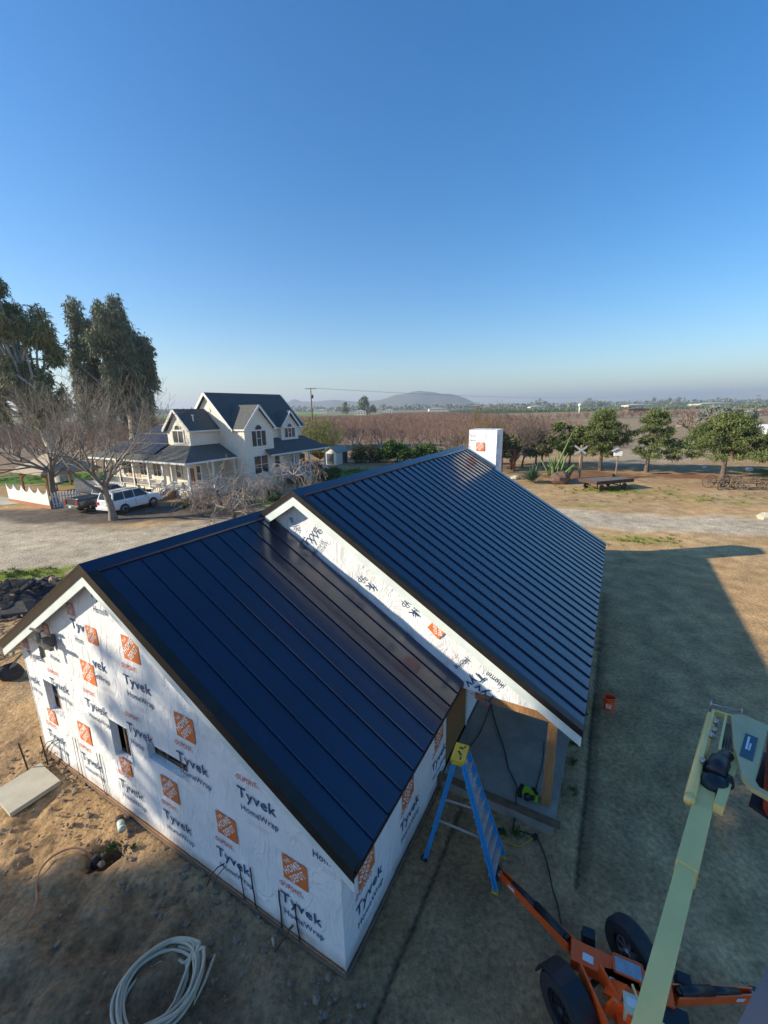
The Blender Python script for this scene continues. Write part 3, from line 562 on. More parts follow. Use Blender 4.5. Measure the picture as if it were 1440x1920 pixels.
# ================================================ FARMHOUSE (axes parallel to the new building)
hs=thing('farmhouse',A(35,-41,0),'two-storey cream farmhouse with steep dark gables, wraparound white porch and solar panels','house',rz=FR)
def H(name,mb,m,label=None,parent=None): return part(name,mb,m,parent or hs,label)
def gable_block(a0,a1,b0,b1,z0,ze,axis_='a',zr=None,nm='wall'):
    """block with gables on its a-ends (axis a) or b-ends; returns mesh of the walls"""
    f=MB()
    if axis_=='a':
        bm_=(b0+b1)/2; f.prism([A(a0,b0,z0),A(a0,b1,z0),A(a0,b1,ze),A(a0,bm_,zr),A(a0,b0,ze)],(ux*(a1-a0),uy*(a1-a0),0))
    else:
        am=(a0+a1)/2; f.prism([A(a0,b1,z0),A(a1,b1,z0),A(a1,b1,ze),A(am,b1,zr),A(a0,b1,ze)],(-vx*(b1-b0),-vy*(b1-b0),0))
    return f
def slope(p,t=.16):   # thick roof slab from 4 points (top face), order around
    f=MB(); q=[Vector(x)-Vector((0,0,t)) for x in p]; k=len(p); f.add([Vector(x) for x in p]+q,[tuple(range(k)),tuple(range(2*k-1,k-1,-1))]+[(i,i+k,(i+1)%k+k,(i+1)%k) for i in range(k)]); return f
def trimline(p,q,w_=.10,h=.26): f=MB(); f.beam(p,q,w_,h); return f
# main block
mw=H('wall',gable_block(35,48.9,-49.8,-41.2,0,7.95,'a',12.55),HOUSEW,'cream siding wall of the main block')
for s_ in (-1,1):
    be=-45.5+s_*4.75; H('roof_slope',slope([A(34.6,-45.5,12.87),A(49.25,-45.5,12.87),A(49.25,be,12.87-4.75*1.035),A(34.6,be,12.87-4.75*1.035)]),SHING)
    for a in (34.57,49.28): H('rake_board',trimline(A(a,-45.5,12.74),A(a,be,12.74-4.75*1.035),.06,.34),HTRIM)
H('eave_gutter',trimline(A(40.5,-40.72,7.86),A(49.2,-40.72,7.86),.14,.18),HTRIM)
# gable vent
f=MB(); pts=[A(34.96,-45.5+.62*math.cos(R(t)),10.35+.62*math.sin(R(t))) for t in range(0,181,20)]; f.prism(pts,(-ux*.04,-uy*.04,0)); H('gable_vent',f,HTRIM)
# bay with its own front gable
H('wall',gable_block(34.97,40.2,-41.5,-39.0,0,8.1,'b',10.75),HOUSEW,'front bay wall in shade')
for s_ in (-1,1):
    ae=37.6+s_*2.85; H('roof_slope',slope([A(37.6,-38.65,11.16),A(37.6,-44.1,11.16),A(ae,-41.25,8.12),A(ae,-38.65,8.12)]),SHING,'small dormer roof slope')
    H('rake_board',trimline(A(37.6,-38.62,11.02),A(ae,-38.62,7.98),.06,.32),HTRIM)
f=MB(); f.abox(34.72,34.99,-41.3,-38.65,7.86,8.06); f.abox(34.72,35.3,-38.72,-38.62,7.86,8.06); H('eave_return',f,HTRIM)
f=MB(); f.abox(40.1,40.6,-38.72,-38.62,7.82,8.02); H('eave_return',f,HTRIM)
# small dormer bay
H('wall',gable_block(43.6,47.3,-42.0,-40.55,5.6,8.05,'b',9.85),HOUSEW)
for s_ in (-1,1):
    ae=45.45+s_*2.1; H('roof_slope',slope([A(45.45,-40.2,10.32),A(45.45,-43.1,10.32),A(ae,-41.0,8.1),A(ae,-40.2,8.1)]),SHING)
    H('rake_board',trimline(A(45.45,-40.17,10.2),A(ae,-40.17,7.96),.06,.28),HTRIM)
f=MB(); f.abox(43.55,47.35,-40.62,-40.5,6.05,6.25); H('sill_band',f,HTRIM)
# windows
def window(face,c,w_,z0,z1,arch,cols,parent,base,split=True,frame=None):
    """face 'v': on plane b=base facing right, c is a; face 'u': on plane a=base facing front, c is b"""
    def Q(x,z,d): return A(x,base+d,z) if face=='v' else A(base-d,x,z)
    f=MB(); t=.17
    def bar(x0,x1,za,zb,d0,d1,mb): mb.hexa([Q(x0,za,d0),Q(x1,za,d0),Q(x1,za,d1),Q(x0,za,d1),Q(x0,zb,d0),Q(x1,zb,d0),Q(x1,zb,d1),Q(x0,zb,d1)])
    bar(c-w_/2-t,c-w_/2,z0-t,z1+t,.003,.09,f); bar(c+w_/2,c+w_/2+t,z0-t,z1+t,.003,.09,f); bar(c-w_/2,c+w_/2,z0-t,z0,.003,.10,f); bar(c-w_/2,c+w_/2,z1,z1+t,.003,.09,f)
    for k in range(1,cols): x=c-w_/2+w_*k/cols; bar(x-.05,x+.05,z0,z1,.003,.08,f)
    if split: x0,x1=(c-w_/2+w_/cols,c+w_/2-w_/cols) if cols>2 else (c-w_/2,c+w_/2); bar(x0,x1,(z0+z1)/2-.03,(z0+z1)/2+.03,.003,.075,f)
    if arch:
        ra=arch; n=10
        for k in range(n):
            t0,t1=math.pi*k/n,math.pi*(k+1)/n; p=[(c+r*math.cos(tt),z1+t+r*math.sin(tt)) for tt in (t0,t1) for r in (ra,ra+.13)]
            f.hexa([Q(p[0][0],p[0][1],.003),Q(p[1][0],p[1][1],.003),Q(p[3][0],p[3][1],.003),Q(p[2][0],p[2][1],.003),Q(p[0][0],p[0][1],.09),Q(p[1][0],p[1][1],.09),Q(p[3][0],p[3][1],.09),Q(p[2][0],p[2][1],.09)])
    wn=part('window',f,HTRIM,parent)
    if parent.parent is None: pass
    for k in range(cols):
        g_=MB(); x0=c-w_/2+w_*k/cols+.04; x1=c-w_/2+w_*(k+1)/cols-.04; g_.add([Q(x0,z0,.03),Q(x1,z0,.03),Q(x1,z1,.03),Q(x0,z1,.03)],[(0,1,2,3)] if face=='u' else [(3,2,1,0)]); part('pane',g_,GLASS,wn)
    if arch:
        g_=MB(); g_.add([Q(c+arch*math.cos(math.pi*k/10),z1+t+arch*math.sin(math.pi*k/10),.03) for k in range(11)],[tuple(range(11))]); part('pane',g_,GLASS,wn)
window('v',37.45,2.55,5.75,7.75,.62,3,hs,-39.0); window('v',37.5,2.5,2.1,4.4,0,2,hs,-39.0); window('v',45.4,2.3,6.4,7.75,.5,3,hs,-40.55)
window('v',43.0,1.1,2.2,3.9,0,1,hs,-41.2); window('v',49.6-3,.9,2.4,3.7,0,1,hs,-41.2)
# front porch: roof with hips, deck, posts, rails, steps
H('porch_roof',slope([A(38.2,-37.75,4.52),A(51.6,-37.75,4.52),A(48.95,-41.2,6.45),A(38.9,-41.2,6.45)],.14),SHING,'front porch roof')
H('porch_roof',slope([A(51.6,-37.75,4.52),A(51.6,-48,4.52),A(48.95,-46,6.45),A(48.95,-41.2,6.45)],.14),SHING)
H('porch_fascia',trimline(A(38.2,-37.72,4.42),A(51.6,-37.72,4.42),.08,.2),HTRIM); H('porch_fascia',trimline(A(51.63,-37.75,4.42),A(51.63,-47,4.42),.08,.2),HTRIM)
f=MB(); f.abox(40.3,51.3,-41.2,-38.1,.0,1.05); H('porch_base',f,MATS['pale_concrete']); f=MB(); f.abox(40.25,51.4,-41.2,-38.0,1.052,1.15); H('porch_deck',f,HTRIM)
for a in (40.5,43.3,46.9,50.9): f=MB(); f.abox(a-.11,a+.11,-38.35,-38.13,1.15,4.33); H('porch_post',f,HTRIM)
f=MB(); f.abox(50.79,51.01,-44.5,-44.28,0,4.33); H('porch_post',f,HTRIM)
def railing(p,q,zb,zt,parent=hs,dz=0,sp=.22,nm='railing'):
    p,q=Vector(p),Vector(q); f=MB(); f.beam((p.x,p.y,zt),(q.x,q.y,zt+dz),.1,.1); f.beam((p.x,p.y,zb+.15),(q.x,q.y,zb+.15+dz),.07,.08)
    n=max(2,int((q-p).length/sp))
    for k in range(n+1):
        x=p+(q-p)*k/n; z=dz*k/n; wd=.12 if k in(0,n) else .05; f.beam((x.x,x.y,zb+z+(0 if wd>.1 else .12)),(x.x,x.y,zt+z+(.12 if wd>.1 else 0)),wd,wd)
    return part(nm,f,HTRIM,parent)
railing(A(44.2,-38.2),A(47,-38.2),1.15,2.15); railing(A(47,-38.2),A(50.9,-38.2),1.15,2.15); railing(A(50.9,-38.2),A(50.9,-41),1.15,2.15)
railing(A(44.2,-38.0),A(44.4,-36.2),1.15,2.15,dz=-.95); railing(A(41.2,-38.0),A(41.0,-36.2),1.15,2.15,dz=-.95)
for k in range(5): f=MB(); f.abox(41.2,44.2,-38.0+.38*k,-37.62+.38*k,0,1.05-.2*k); H('step',f,WOODD)
f=MB(); f.abox(48.2,49.3,-41.19,-41.12,1.16,3.5); H('front_door',f,mat('brown_door',(.20,.07,.03),rough=.5))
# left wing upper gable, facing front (-u)
H('wall',gable_block(30.6,35.0,-48.3,-43.9,0,8.0,'a',10.45),HOUSEW,'sunlit cream wall of the left wing')
for s_ in (-1,1):
    be=-46.1+s_*2.65; H('roof_slope',slope([A(30.2,-46.1,10.75),A(34.99,-46.1,10.75),A(34.99,be,8.12),A(30.2,be,8.12)]),SHING)
    H('rake_board',trimline(A(30.17,-46.1,10.62),A(30.17,be,7.99),.06,.32),HTRIM)
H('eave_gutter',trimline(A(30.2,-43.42,7.96),A(34.97,-43.42,7.96),.14,.18),HTRIM)
window('u',-46.1,2.0,6.55,8.0,.55,2,hs,30.6,split=False)
f=MB(); f.tube([A(31.9,-44.6,9.0),A(31.9,-44.6,9.9)],.1,8); f.tube([A(31.9,-44.6,9.9),A(31.9,-44.6,10.0)],.16,8); H('roof_vent',f,HTRIM)
# low roof around the left wing
za,zb_=4.5,6.2
H('porch_roof',slope([A(27.1,-40.6,za),A(34.97,-40.6,za),A(34.97,-43.95,zb_),A(30.6,-43.95,zb_)],.14),SHING,'side porch roof')
H('porch_roof',slope([A(27.1,-40.6,za),A(30.6,-43.95,zb_),A(36.2,-49.5,9.0),A(36.2,-53.0,9.0),A(27.1,-61.5,za)],.14),SHING,'long low roof carrying the solar panels')
H('porch_fascia',trimline(A(27.07,-40.6,4.4),A(27.07,-61.5,4.4),.08,.22),HTRIM); H('porch_fascia',trimline(A(27.1,-40.57,4.4),A(34.95,-40.57,4.4),.08,.22),HTRIM)
H('porch_roof',slope([A(27.1,-61.5,za),A(36.2,-53,9.0),A(45,-61.5,za)],.14),SHING)
f=MB(); f.abox(30.0,36,-60.5,-48.3,0,4.6); f.abox(30.58,35,-43.9,-43.5,0,4.4); H('wall',f,HOUSEW)
f=MB(); f.abox(27.9,35,-48.4,-41.2,0,1.05); f.abox(27.9,30,-60.5,-48.4,0,1.05); H('porch_base',f,HOUSEW)
for a,b in [(27.7,-41),(27.7,-44.2),(27.7,-45.9),(27.7,-49),(27.7,-52.2),(27.7,-55.4),(27.7,-58.4),(27.7,-61),(31.2,-41),(34.6,-41)]: f=MB(); f.abox(a-.11,a+.11,b-.11,b+.11,.9,4.3); H('porch_post',f,HTRIM)
for p,q in (((27.7,-41),(31.2,-41)),((31.2,-41),(34.6,-41)),((27.7,-41),(27.7,-44.1)),((27.7,-46),(27.7,-49)),((27.7,-49),(27.7,-52)),((27.7,-52),(27.7,-55.2)),((27.7,-55.2),(27.7,-58.4))): railing(A(*p),A(*q),1.05,2.05)
railing(A(27.6,-44.2),A(25.9,-44.2),1.05,2.05,dz=-.95); railing(A(27.6,-45.9),A(25.9,-45.9),1.05,2.05,dz=-.95)
for k in range(5): f=MB(); f.abox(27.85-.38*(k+1),27.85-.38*k,-45.9,-44.2,0,.95-.18*k); H('step',f,mat('terracotta_step',(.36,.20,.12),(.28,.15,.09),rough=.8) if k==0 else MATS['terracotta_step'])
window('u',-42.9,.8,1.9,3.7,0,1,hs,30.55); window('u',-46.9,.9,2.0,3.7,0,1,hs,30.55); window('u',-50.6,1.6,2.0,3.7,0,2,hs,29.98); window('u',-53.6,1.6,2.0,3.7,0,2,hs,29.98); window('u',-57.4,2.2,2.0,3.7,0,2,hs,29.98)
f=MB(); f.abox(30.50,30.57,-44.7,-43.9,1.06,3.3); H('side_door',f,MATS['brown_door'])
# solar panels on the long roof
def onroof(a,b,h=.12): return A(a,b,za+(a-27.1)*.495+h)
for row,(a0,bs_) in enumerate(((28.3,-59.0),(30.6,-58.0),(32.9,-56.6))):
    n=[8,7,5][row]
    for k in range(n):
        b=bs_+k*1.35; f=MB(); p=[onroof(a0,b),onroof(a0,b+1.3),onroof(a0+2.15,b+1.3),onroof(a0+2.15,b)]; f.hexa([Vector(x) for x in p]+[Vector(x)+Vector((0,0,.06)) for x in p]); H('solar_panel',f,SOLAR)
    f=MB(); f.beam(onroof(a0+2.2,bs_,.17),onroof(a0+2.2,bs_+n*1.35,.17),.06,.06); H('panel_rail',f,CHROME)
# porch clutter
def potted(x,y,z,lab,s=1.):
    t=thing('potted_plant',(x,y,z),lab,'potted plant','potted plants around the farmhouse'); f=MB(); f.tube([(x,y,z),(x,y,z+.5*s)],[.22*s,.32*s],10); part('pot',f,mat('terracotta',(.42,.16,.07),rough=.8) if 'terracotta' not in MATS else MATS['terracotta'],t)
    f=MB()
    for k in range(26):
        an=rnd.random()*6.28; e=rnd.uniform(.3,1.3); l=rnd.uniform(.5,.9)*s; d=Vector((math.cos(an)*math.cos(e),math.sin(an)*math.cos(e),math.sin(e))); p=Vector((x,y,z+.45*s)); sd_=d.cross(Vector((0,0,1))).normalized()*.05*s; f.add([p-sd_,p+sd_,p+d*l*.6+sd_,p+d*l,p+d*l*.6-sd_],[(0,1,2,3,4)])
    part('leaves',f,LSHR,t)
q=A(25.6,-47.2); potted(q.x,q.y,0,'tall spiky plant in a pot left of the side porch steps',1.5); q=A(28.3,-43.2); potted(q.x,q.y,1.05,'small potted plant behind the side porch railing',.8); q=A(26.3,-56); potted(q.x,q.y,0,'clay pot plant below the long porch',1.)
for (a,b,lb) in ((26.0,-46.55,'dark bin beside the side porch steps, farther from the spiky plant'),(25.9,-47.95,'dark bin behind the white sport utility vehicle, left of the spiky plant')):
    f=MB(); q=A(a,b); f.tube([(q.x,q.y,0),(q.x,q.y,1.1)],[.3,.36],10); f.tube([(q.x,q.y,1.1),(q.x,q.y,1.18)],[.39,.37],10); solo('bin',f,BLACK,lb,'bin')
for (a,b,lb) in ((28.6,-53.2,'wicker porch chair behind the railing, nearer the steps'),(28.6,-55.2,'wicker porch chair behind the railing, farther from the steps')):
    q=A(a,b,1.05); t=thing('porch_chair',q,lb,'chair','chairs on the porch'); wk=MATS.get('wicker') or mat('wicker',(.45,.30,.16),rough=.8)
    f=MB(); f.abox(a-.35,a+.35,b-.35,b+.35,1.45,1.6); part('seat',f,wk,t); f=MB(); f.abox(a+.28,a+.38,b-.35,b+.35,1.6,2.3); part('backrest',f,wk,t)
    for i_ in (-1,1):
        for j_ in (-1,1): f=MB(); f.abox(a+i_*.3-.03,a+i_*.3+.03,b+j_*.3-.03,b+j_*.3+.03,1.06,1.45); part('leg',f,wk,t)
# ================================================ SHED
sh=thing('garden_shed',A(62.5,-43.5,0),'small pale shed with a dark door behind the farmhouse','shed',rz=FR)
f=gable_block(61.6,65.5,-46.5,-43.6,0,2.4,'a',3.3); part('wall',f,HOUSEW,sh)
for s_ in (-1,1): be=-45.05+s_*1.75; part('roof_slope',slope([A(61.3,-45.05,3.45),A(65.8,-45.05,3.45),A(65.8,be,2.4),A(61.3,be,2.4)],.1),mat('pale_shed_roof',(.30,.29,.25),rough=.8) if 'pale_shed_roof' not in MATS else MATS['pale_shed_roof'],sh)
f=MB(); f.abox(63.7,65.2,-43.6,-43.54,.05,2.2); part('door',f,mat('slate_blue_door',(.05,.07,.09),rough=.6),sh)
f=MB(); f.abox(61.54,61.6,-45.9,-44.3,.05,2.1); part('door',f,MATS['slate_blue_door'],sh)
# ================================================ GAZEBO AND WHITE FENCE
gz=thing('gazebo',A(24.2,-64.3,0),'open timber gazebo with a tan hipped roof behind the white scalloped fence','gazebo',rz=FR)
gm=Matrix.Translation(A(24.2,-64.3,0))@Matrix.Rotation(FR,4,'Z')
def G(x,y,z): return gm@Vector((x,y,z))
RT=mat('tan_gazebo_shingle',(.42,.34,.25),(.32,.26,.20),rough=.9,scale=5,bump=.3,stretch=(1,3,1)); OCH=mat('ochre_timber',(.36,.20,.08),(.28,.15,.06),rough=.7,scale=3)
ex,ey=4.3,3.7
for p in ([(-ex,-ey,3.0),(ex,-ey,3.0),(1.0,0,5.4),(-1.0,0,5.4)],[(ex,ey,3.0),(-ex,ey,3.0),(-1.0,0,5.4),(1.0,0,5.4)],[(-ex,ey,3.0),(-ex,-ey,3.0),(-1.0,0,5.4)],[(ex,-ey,3.0),(ex,ey,3.0),(1.0,0,5.4)]): part('roof_slope',slope([G(*x) for x in p],.15),RT,gz)
for x in (-3.5,3.5):
    for y in (-2.9,2.9):
        f=MB(); f.beam(G(x,y,0),G(x,y,2.85),.26,.26); part('post',f,OCH,gz)
        sx_=-1 if x>0 else 1; sy_=-1 if y>0 else 1
        f=MB(); f.tube([G(x,y,1.5),G(x+sx_*.25,y,2.1),G(x+sx_*.9,y,2.6)],.09,5); f.tube([G(x,y,1.5),G(x,y+sy_*.25,2.1),G(x,y+sy_*.9,2.6)],.09,5); part('curved_brace',f,OCH,gz)
for p,q in (((-ex+.3,-2.9,2.82),(ex-.3,-2.9,2.82)),((-ex+.3,2.9,2.82),(ex-.3,2.9,2.82)),((-3.5,-ey+.3,2.82),(-3.5,ey-.3,2.82)),((3.5,-ey+.3,2.82),(3.5,ey-.3,2.82))): f=MB(); f.beam(G(*p),G(*q),.2,.3); part('beam',f,OCH,gz)
fw=thing('scalloped_fence',(-46.2,51,0),'white solid fence with five scalloped panels at the far left','fence')
p0,p1=Vector((-46.3,51.0,0)),Vector((-37.6,46.3,0)); n=5
for k in range(n):
    a_,b_=p0.lerp(p1,k/n),p0.lerp(p1,(k+1)/n); d=(b_-a_); nn=Vector((d.y,-d.x,0)).normalized()*.08; poly=[a_+Vector((0,0,.35)),b_-d*.02+Vector((0,0,.35))]
    for j in range(9,-1,-1): tt=j/9; poly.append(a_+d*.98*tt+Vector((0,0,2.3-.75*math.sin(math.pi*tt)**.7)))
    f=MB(); f.prism(poly,nn); part('fence_panel',f,HTRIM,fw)
f=MB()
for k in range(64):
    q=p0.lerp(p1,k/63); f.box((q.x+.1,q.y-.15,.17),(.17,.12,.34+rnd.uniform(-.03,.03)),rnd.uniform(-.6,-.4))
tag(part('brick_edging',f,MATS.get('terracotta'),fw),kind='stuff')
pf=thing('picket_fence',(-37,47.5,0),'white picket fence running back from the scalloped fence','fence')
def pickets(pa,pb,parent,h=1.7,sp=.28):
    pa,pb=Vector(pa),Vector(pb); d=pb-pa; n=int(d.length/sp)
    for k in range(n+1):
        q=pa.lerp(pb,k/n); f=MB(); f.box((q.x,q.y,h/2),(.16,.05,h),math.atan2(d.y,d.x)); f.tube([(q.x,q.y,h),(q.x,q.y,h+.14)],[.09,.01],4,False); part('picket',f,HTRIM,parent)
    f=MB()
    for z in (.45,1.3): f.beam((pa.x,pa.y,z),(pb.x,pb.y,z),.06,.12)
    part('rail',f,HTRIM,parent)
pickets((-37.4,46.5,0),(-35.8,48.6,0),pf); pickets((-42,56.5,0),(-33.5,53.5,0),pf)
f=MB(); f.add([(-60,43,.03),(-44.5,48.9,.03),(-43,49.9,.03),(-50,54,.03),(-64,50,.03)],[(0,1,2,3,4)]); solo('concrete_pad',f,PALEC,'pale concrete pad at the far left edge',kind='structure')
# kitchen counter under the gazebo
q=A(26.8,-57.5,0); f=MB(); f.box((q.x,q.y,.55),(2.4,1.0,1.1),FR); f.box((q.x,q.y,1.15),(2.6,1.2,.1),FR); solo('outdoor_counter',f,PALEC,'pale outdoor counter behind the grey pickup truck, right of the gazebo','counter')
q=G(-.3,-.3,0); f=MB(); f.tube([(q.x,q.y,0),(q.x,q.y,.95)],.12,8); f.tube([(q.x,q.y,.95),(q.x,q.y,1.03)],1.0,14); solo('patio_table',f,STEEL,'round grey patio table under the gazebo','table')
# ================================================ VEHICLES (real metres / S)
def vehicle(name,loc,rz,label,cat,paint,pickup=False):
    t=thing(name,loc,label,cat,'vehicles parked beside the farmhouse',rz); M=Matrix.Translation(loc)@Matrix.Rotation(rz,4,'Z'); k=1/S
    Lh=2.95 if pickup else 2.42; Wd=1.0 if pickup else .97; wb=1.85 if pickup else 1.40; zb=1.1; zr=1.98 if pickup else 1.92
    def W3(x,y,z): return M@Vector((x*k,y*k,z*k))
    def loft(rings,cap=True,smooth=False):
        n=len(rings[0]); mb=MB(); V=[W3(*p) for r in rings for p in r]; F=[(i*n+j,i*n+(j+1)%n,(i+1)*n+(j+1)%n,(i+1)*n+j) for i in range(len(rings)-1) for j in range(n)]
        if cap: F+= [tuple(range(n-1,-1,-1)),tuple((len(rings)-1)*n+j for j in range(n))]
        return mb.add(V,F,smooth)
    def ring(x,w,z0,z1): return [(x,-w*.96,z0),(x,-w,z0+.16),(x,-w,z1-.2),(x,-w*.93,z1-.03),(x,-w*.86,z1),(x,w*.86,z1),(x,w*.93,z1-.03),(x,w,z1-.2),(x,w,z0+.16),(x,w*.96,z0)]
    hood=1.12 if not pickup else 1.22
    if pickup:
        rs=[ring(-Lh,Wd*.96,.52,1.24),ring(-Lh+.1,Wd,.45,1.28),ring(-.55,Wd,.42,1.28),ring(1.15,Wd,.42,1.27),ring(1.9,Wd*.99,.45,hood),ring(Lh-.15,Wd*.93,.5,hood-.08),ring(Lh,Wd*.85,.55,1.0)]
    else:
        rs=[ring(-Lh,Wd*.94,.5,1.2),ring(-Lh+.12,Wd*.98,.45,1.24),ring(-1.4,Wd,.42,1.24),ring(1.0,Wd,.42,1.22),ring(1.5,Wd*.99,.45,hood+.08),ring(Lh-.2,Wd*.92,.45,hood),ring(Lh,Wd*.84,.55,.95)]
    bd=loft(rs); body=part('body',bd,paint,t)
    # cabin
    if pickup: prof=[(-.75,1.26,0),(-.45,zr,1),(.75,zr,1),(1.45,1.24,0)]
    else: prof=[(-Lh+.05,1.20,0),(-Lh+.30,zr-.03,1),(-Lh+.5,zr,1),(.45,zr,1),(1.18,1.18,0)]
    rr=[]
    cabw=Wd*.93; topw=Wd*.74
    mb=MB(); V=[];n=len(prof)
    for x,z,u_ in prof: wv=topw if u_ else cabw; V+= [W3(x,-wv,z),W3(x,wv,z)]
    F=[(2*i,2*i+1,2*i+3,2*i+2) for i in range(n-1)]+[tuple(2*i for i in range(n-1,-1,-1)),tuple(2*i+1 for i in range(n))]
    mb.add(V,F); part('cabin',mb,paint,t)
    # glass panels, set proud of the cabin
    def quadglass(pts,nm='side_window'): mb=MB(); mb.add([W3(*p) for p in pts],[tuple(range(len(pts)))]); part(nm,mb,CARGL,t)
    def sidepos(x,f_,sd_): # f_ 0 at belt .. 1 at roof
        wv=cabw+(topw-cabw)*f_; return (x,sd_*(wv+.012),(1.26 if pickup else 1.22)+f_*((zr)-(1.26 if pickup else 1.22)))
    for sd_ in (-1,1):
        xs=[(-.55,-.05,-.42,-.05),(.05,1.2,.05,.72)] if pickup else [(-2.25,-1.28,-2.02,-1.25),(-1.2,-.33,-1.19,-.33),(-.26,1.0,-.26,.44)]
        for x0,x1,x2,x3 in xs: quadglass([sidepos(x0,.03,sd_),sidepos(x1,.03,sd_),sidepos(x3,.9,sd_),sidepos(x2,.9,sd_)])
    i0=0; (xa,zaa,_),(xb,zbb,_)=prof[0],prof[1]
    def endglass(xa,za_,xb,zb2,sgn,nm):
        off=.015*sgn; p=[]
        for f_,sx_ in ((.12,-1),(.12,1),(.86,1),(.86,-1)):
            wv=(cabw+(topw-cabw)*f_)*.88; p.append((xa+(xb-xa)*f_+off,sx_*wv,za_+(zb2-za_)*f_+.01))
        quadglass(p,nm)
    endglass(xa,zaa,xb,zbb,-1,'rear_window'); (xa,zaa,_),(xb,zbb,_)=prof[-1],prof[-2]; endglass(xa,zaa,xb,zbb,1,'windscreen')
    for sx_ in (-1,1):
        for sy_ in (-1,1):
            c=W3(sx_*wb,sy_*(Wd-.10),.39); ax=M.to_3x3()@Vector((0,sy_,0)); 
            mb=MB(); mb.disc_tube(c,ax,.25*k,.40*k,.26*k); wh=part('wheel',mb,RUBBER,t)
            mb=MB(); mb.disc_tube(c+ax*.08*k,ax,.0,.25*k,.05*k,18)
            part('rim',mb,BLACK,wh); mb=MB(); up_=Vector((0,0,1)); sd2=ax.cross(up_)
            for j in range(6): an=j*math.pi/3; d=up_*math.cos(an)+sd2*math.sin(an); mb.beam(c+ax*.12*k,c+ax*.12*k+d*.24*k,.07*k,.03*k,up=ax)
            mb.disc_tube(c+ax*.12*k,ax,.21*k,.25*k,.04*k,18); part('spoke_set',mb,CHROME,wh)
            mb=MB(); prs=[W3(sx_*wb+.47*math.cos(R(a2)),sy_*(Wd+.003),.40+.47*math.sin(R(a2))) for a2 in range(-5,186,19)]; mb.add(prs,[tuple(range(len(prs)))]); part('wheel_arch',mb,BLACK,t)
    for sy_ in (-1,1):
        mb=MB(); c=W3(-Lh+.03,sy_*Wd*.84,.98); mb.box(c,(.18*k,.24*k,(.32 if pickup else .24)*k),rz); part('tail_light',mb,REDL,t)
        mb=MB(); mb.box(W3(Lh-.08,sy_*Wd*.68,.9),(.16*k,.3*k,.18*k),rz); part('headlight',mb,CHROME,t)
        mb=MB(); mb.box(W3((1.05 if pickup else .75),sy_*(Wd+.1),1.25 if pickup else 1.15),(.14*k,.22*k,.18*k),rz); part('mirror',mb,paint if not pickup else CHROME,t)
    mb=MB(); mb.box(W3(-Lh-.06,0,.58),(.2*k,Wd*1.86*k,.22*k),rz); part('rear_bumper',mb,CHROME if pickup else paint,t)
    mb=MB(); mb.box(W3(Lh-.0,0,.6),(.2*k,Wd*1.7*k,.24*k),rz); part('front_bumper',mb,CHROME if pickup else paint,t)
    mb=MB(); mb.box(W3(-Lh-.012,0,.85 if not pickup else .62),(.03*k if not pickup else .32*k,.32*k,.16*k),rz); part('number_plate',mb,HTRIM,t)
    if pickup:
        mb=MB(); p=[W3(x,y,1.284) for x,y in ((-Lh+.14,-.78),(-.82,-.78),(-.82,.78),(-Lh+.14,.78))]; mb.add(p,[(0,1,2,3)]); part('bed_opening',mb,BLACK,t)
        mb=MB(); mb.box(W3(-Lh+.05,0,1.30),(.14*k,1.7*k,.07*k),rz); part('tailgate_cap',mb,CHROME,t)
    else:
        for sy_ in (-1,1): mb=MB(); mb.tube([W3(-2.0,sy_*.62,zr+.07),W3(.2,sy_*.62,zr+.07)],.03*k,5); part('roof_rail',mb,BLACK,t)
        mb=MB(); mb.box(W3(-Lh+.36,0,zr+.01),(.3*k,1.3*k,.05*k),rz); part('rear_spoiler',mb,paint,t)
    # door seams and sill
    mb=MB()
    for sy_ in (-1,1):
        for x in ((-.1,1.1) if pickup else (-.3,.95,-1.25)): mb.box(W3(x,sy_*(Wd+.004),.82),(.025*k,.012*k,.55*k),rz)
    part('door_seam',mb,BLACK,t); mb=MB()
    for sy_ in (-1,1):
        for x in ((.1,) if pickup else (-.15,-1.1)): mb.box(W3(x,sy_*(Wd+.02),.98),(.2*k,.05*k,.05*k),rz)
    part('door_handle',mb,paint,t)
    return t
hd=R(69); q=Vector((-27.5,43.35,0)); hdv=Vector((math.cos(hd),math.sin(hd),0)); lf=Vector((-hdv.y,hdv.x,0))
cS=q+hdv*1.75+lf*1.1
vehicle('parked_car',cS,hd,'white sport utility vehicle parked behind the bare tree, right of the grey pickup','car',CARW)
q=Vector((-31.6,44.4,0)); hd2=R(64); hdv2=Vector((math.cos(hd2),math.sin(hd2),0)); lf2=Vector((-hdv2.y,hdv2.x,0)); vehicle('pickup_truck',q+hdv2*2.3+lf2*1.15,hd2,'dark grey pickup truck parked between the white fence and the white car','pickup truck',CARG,True)
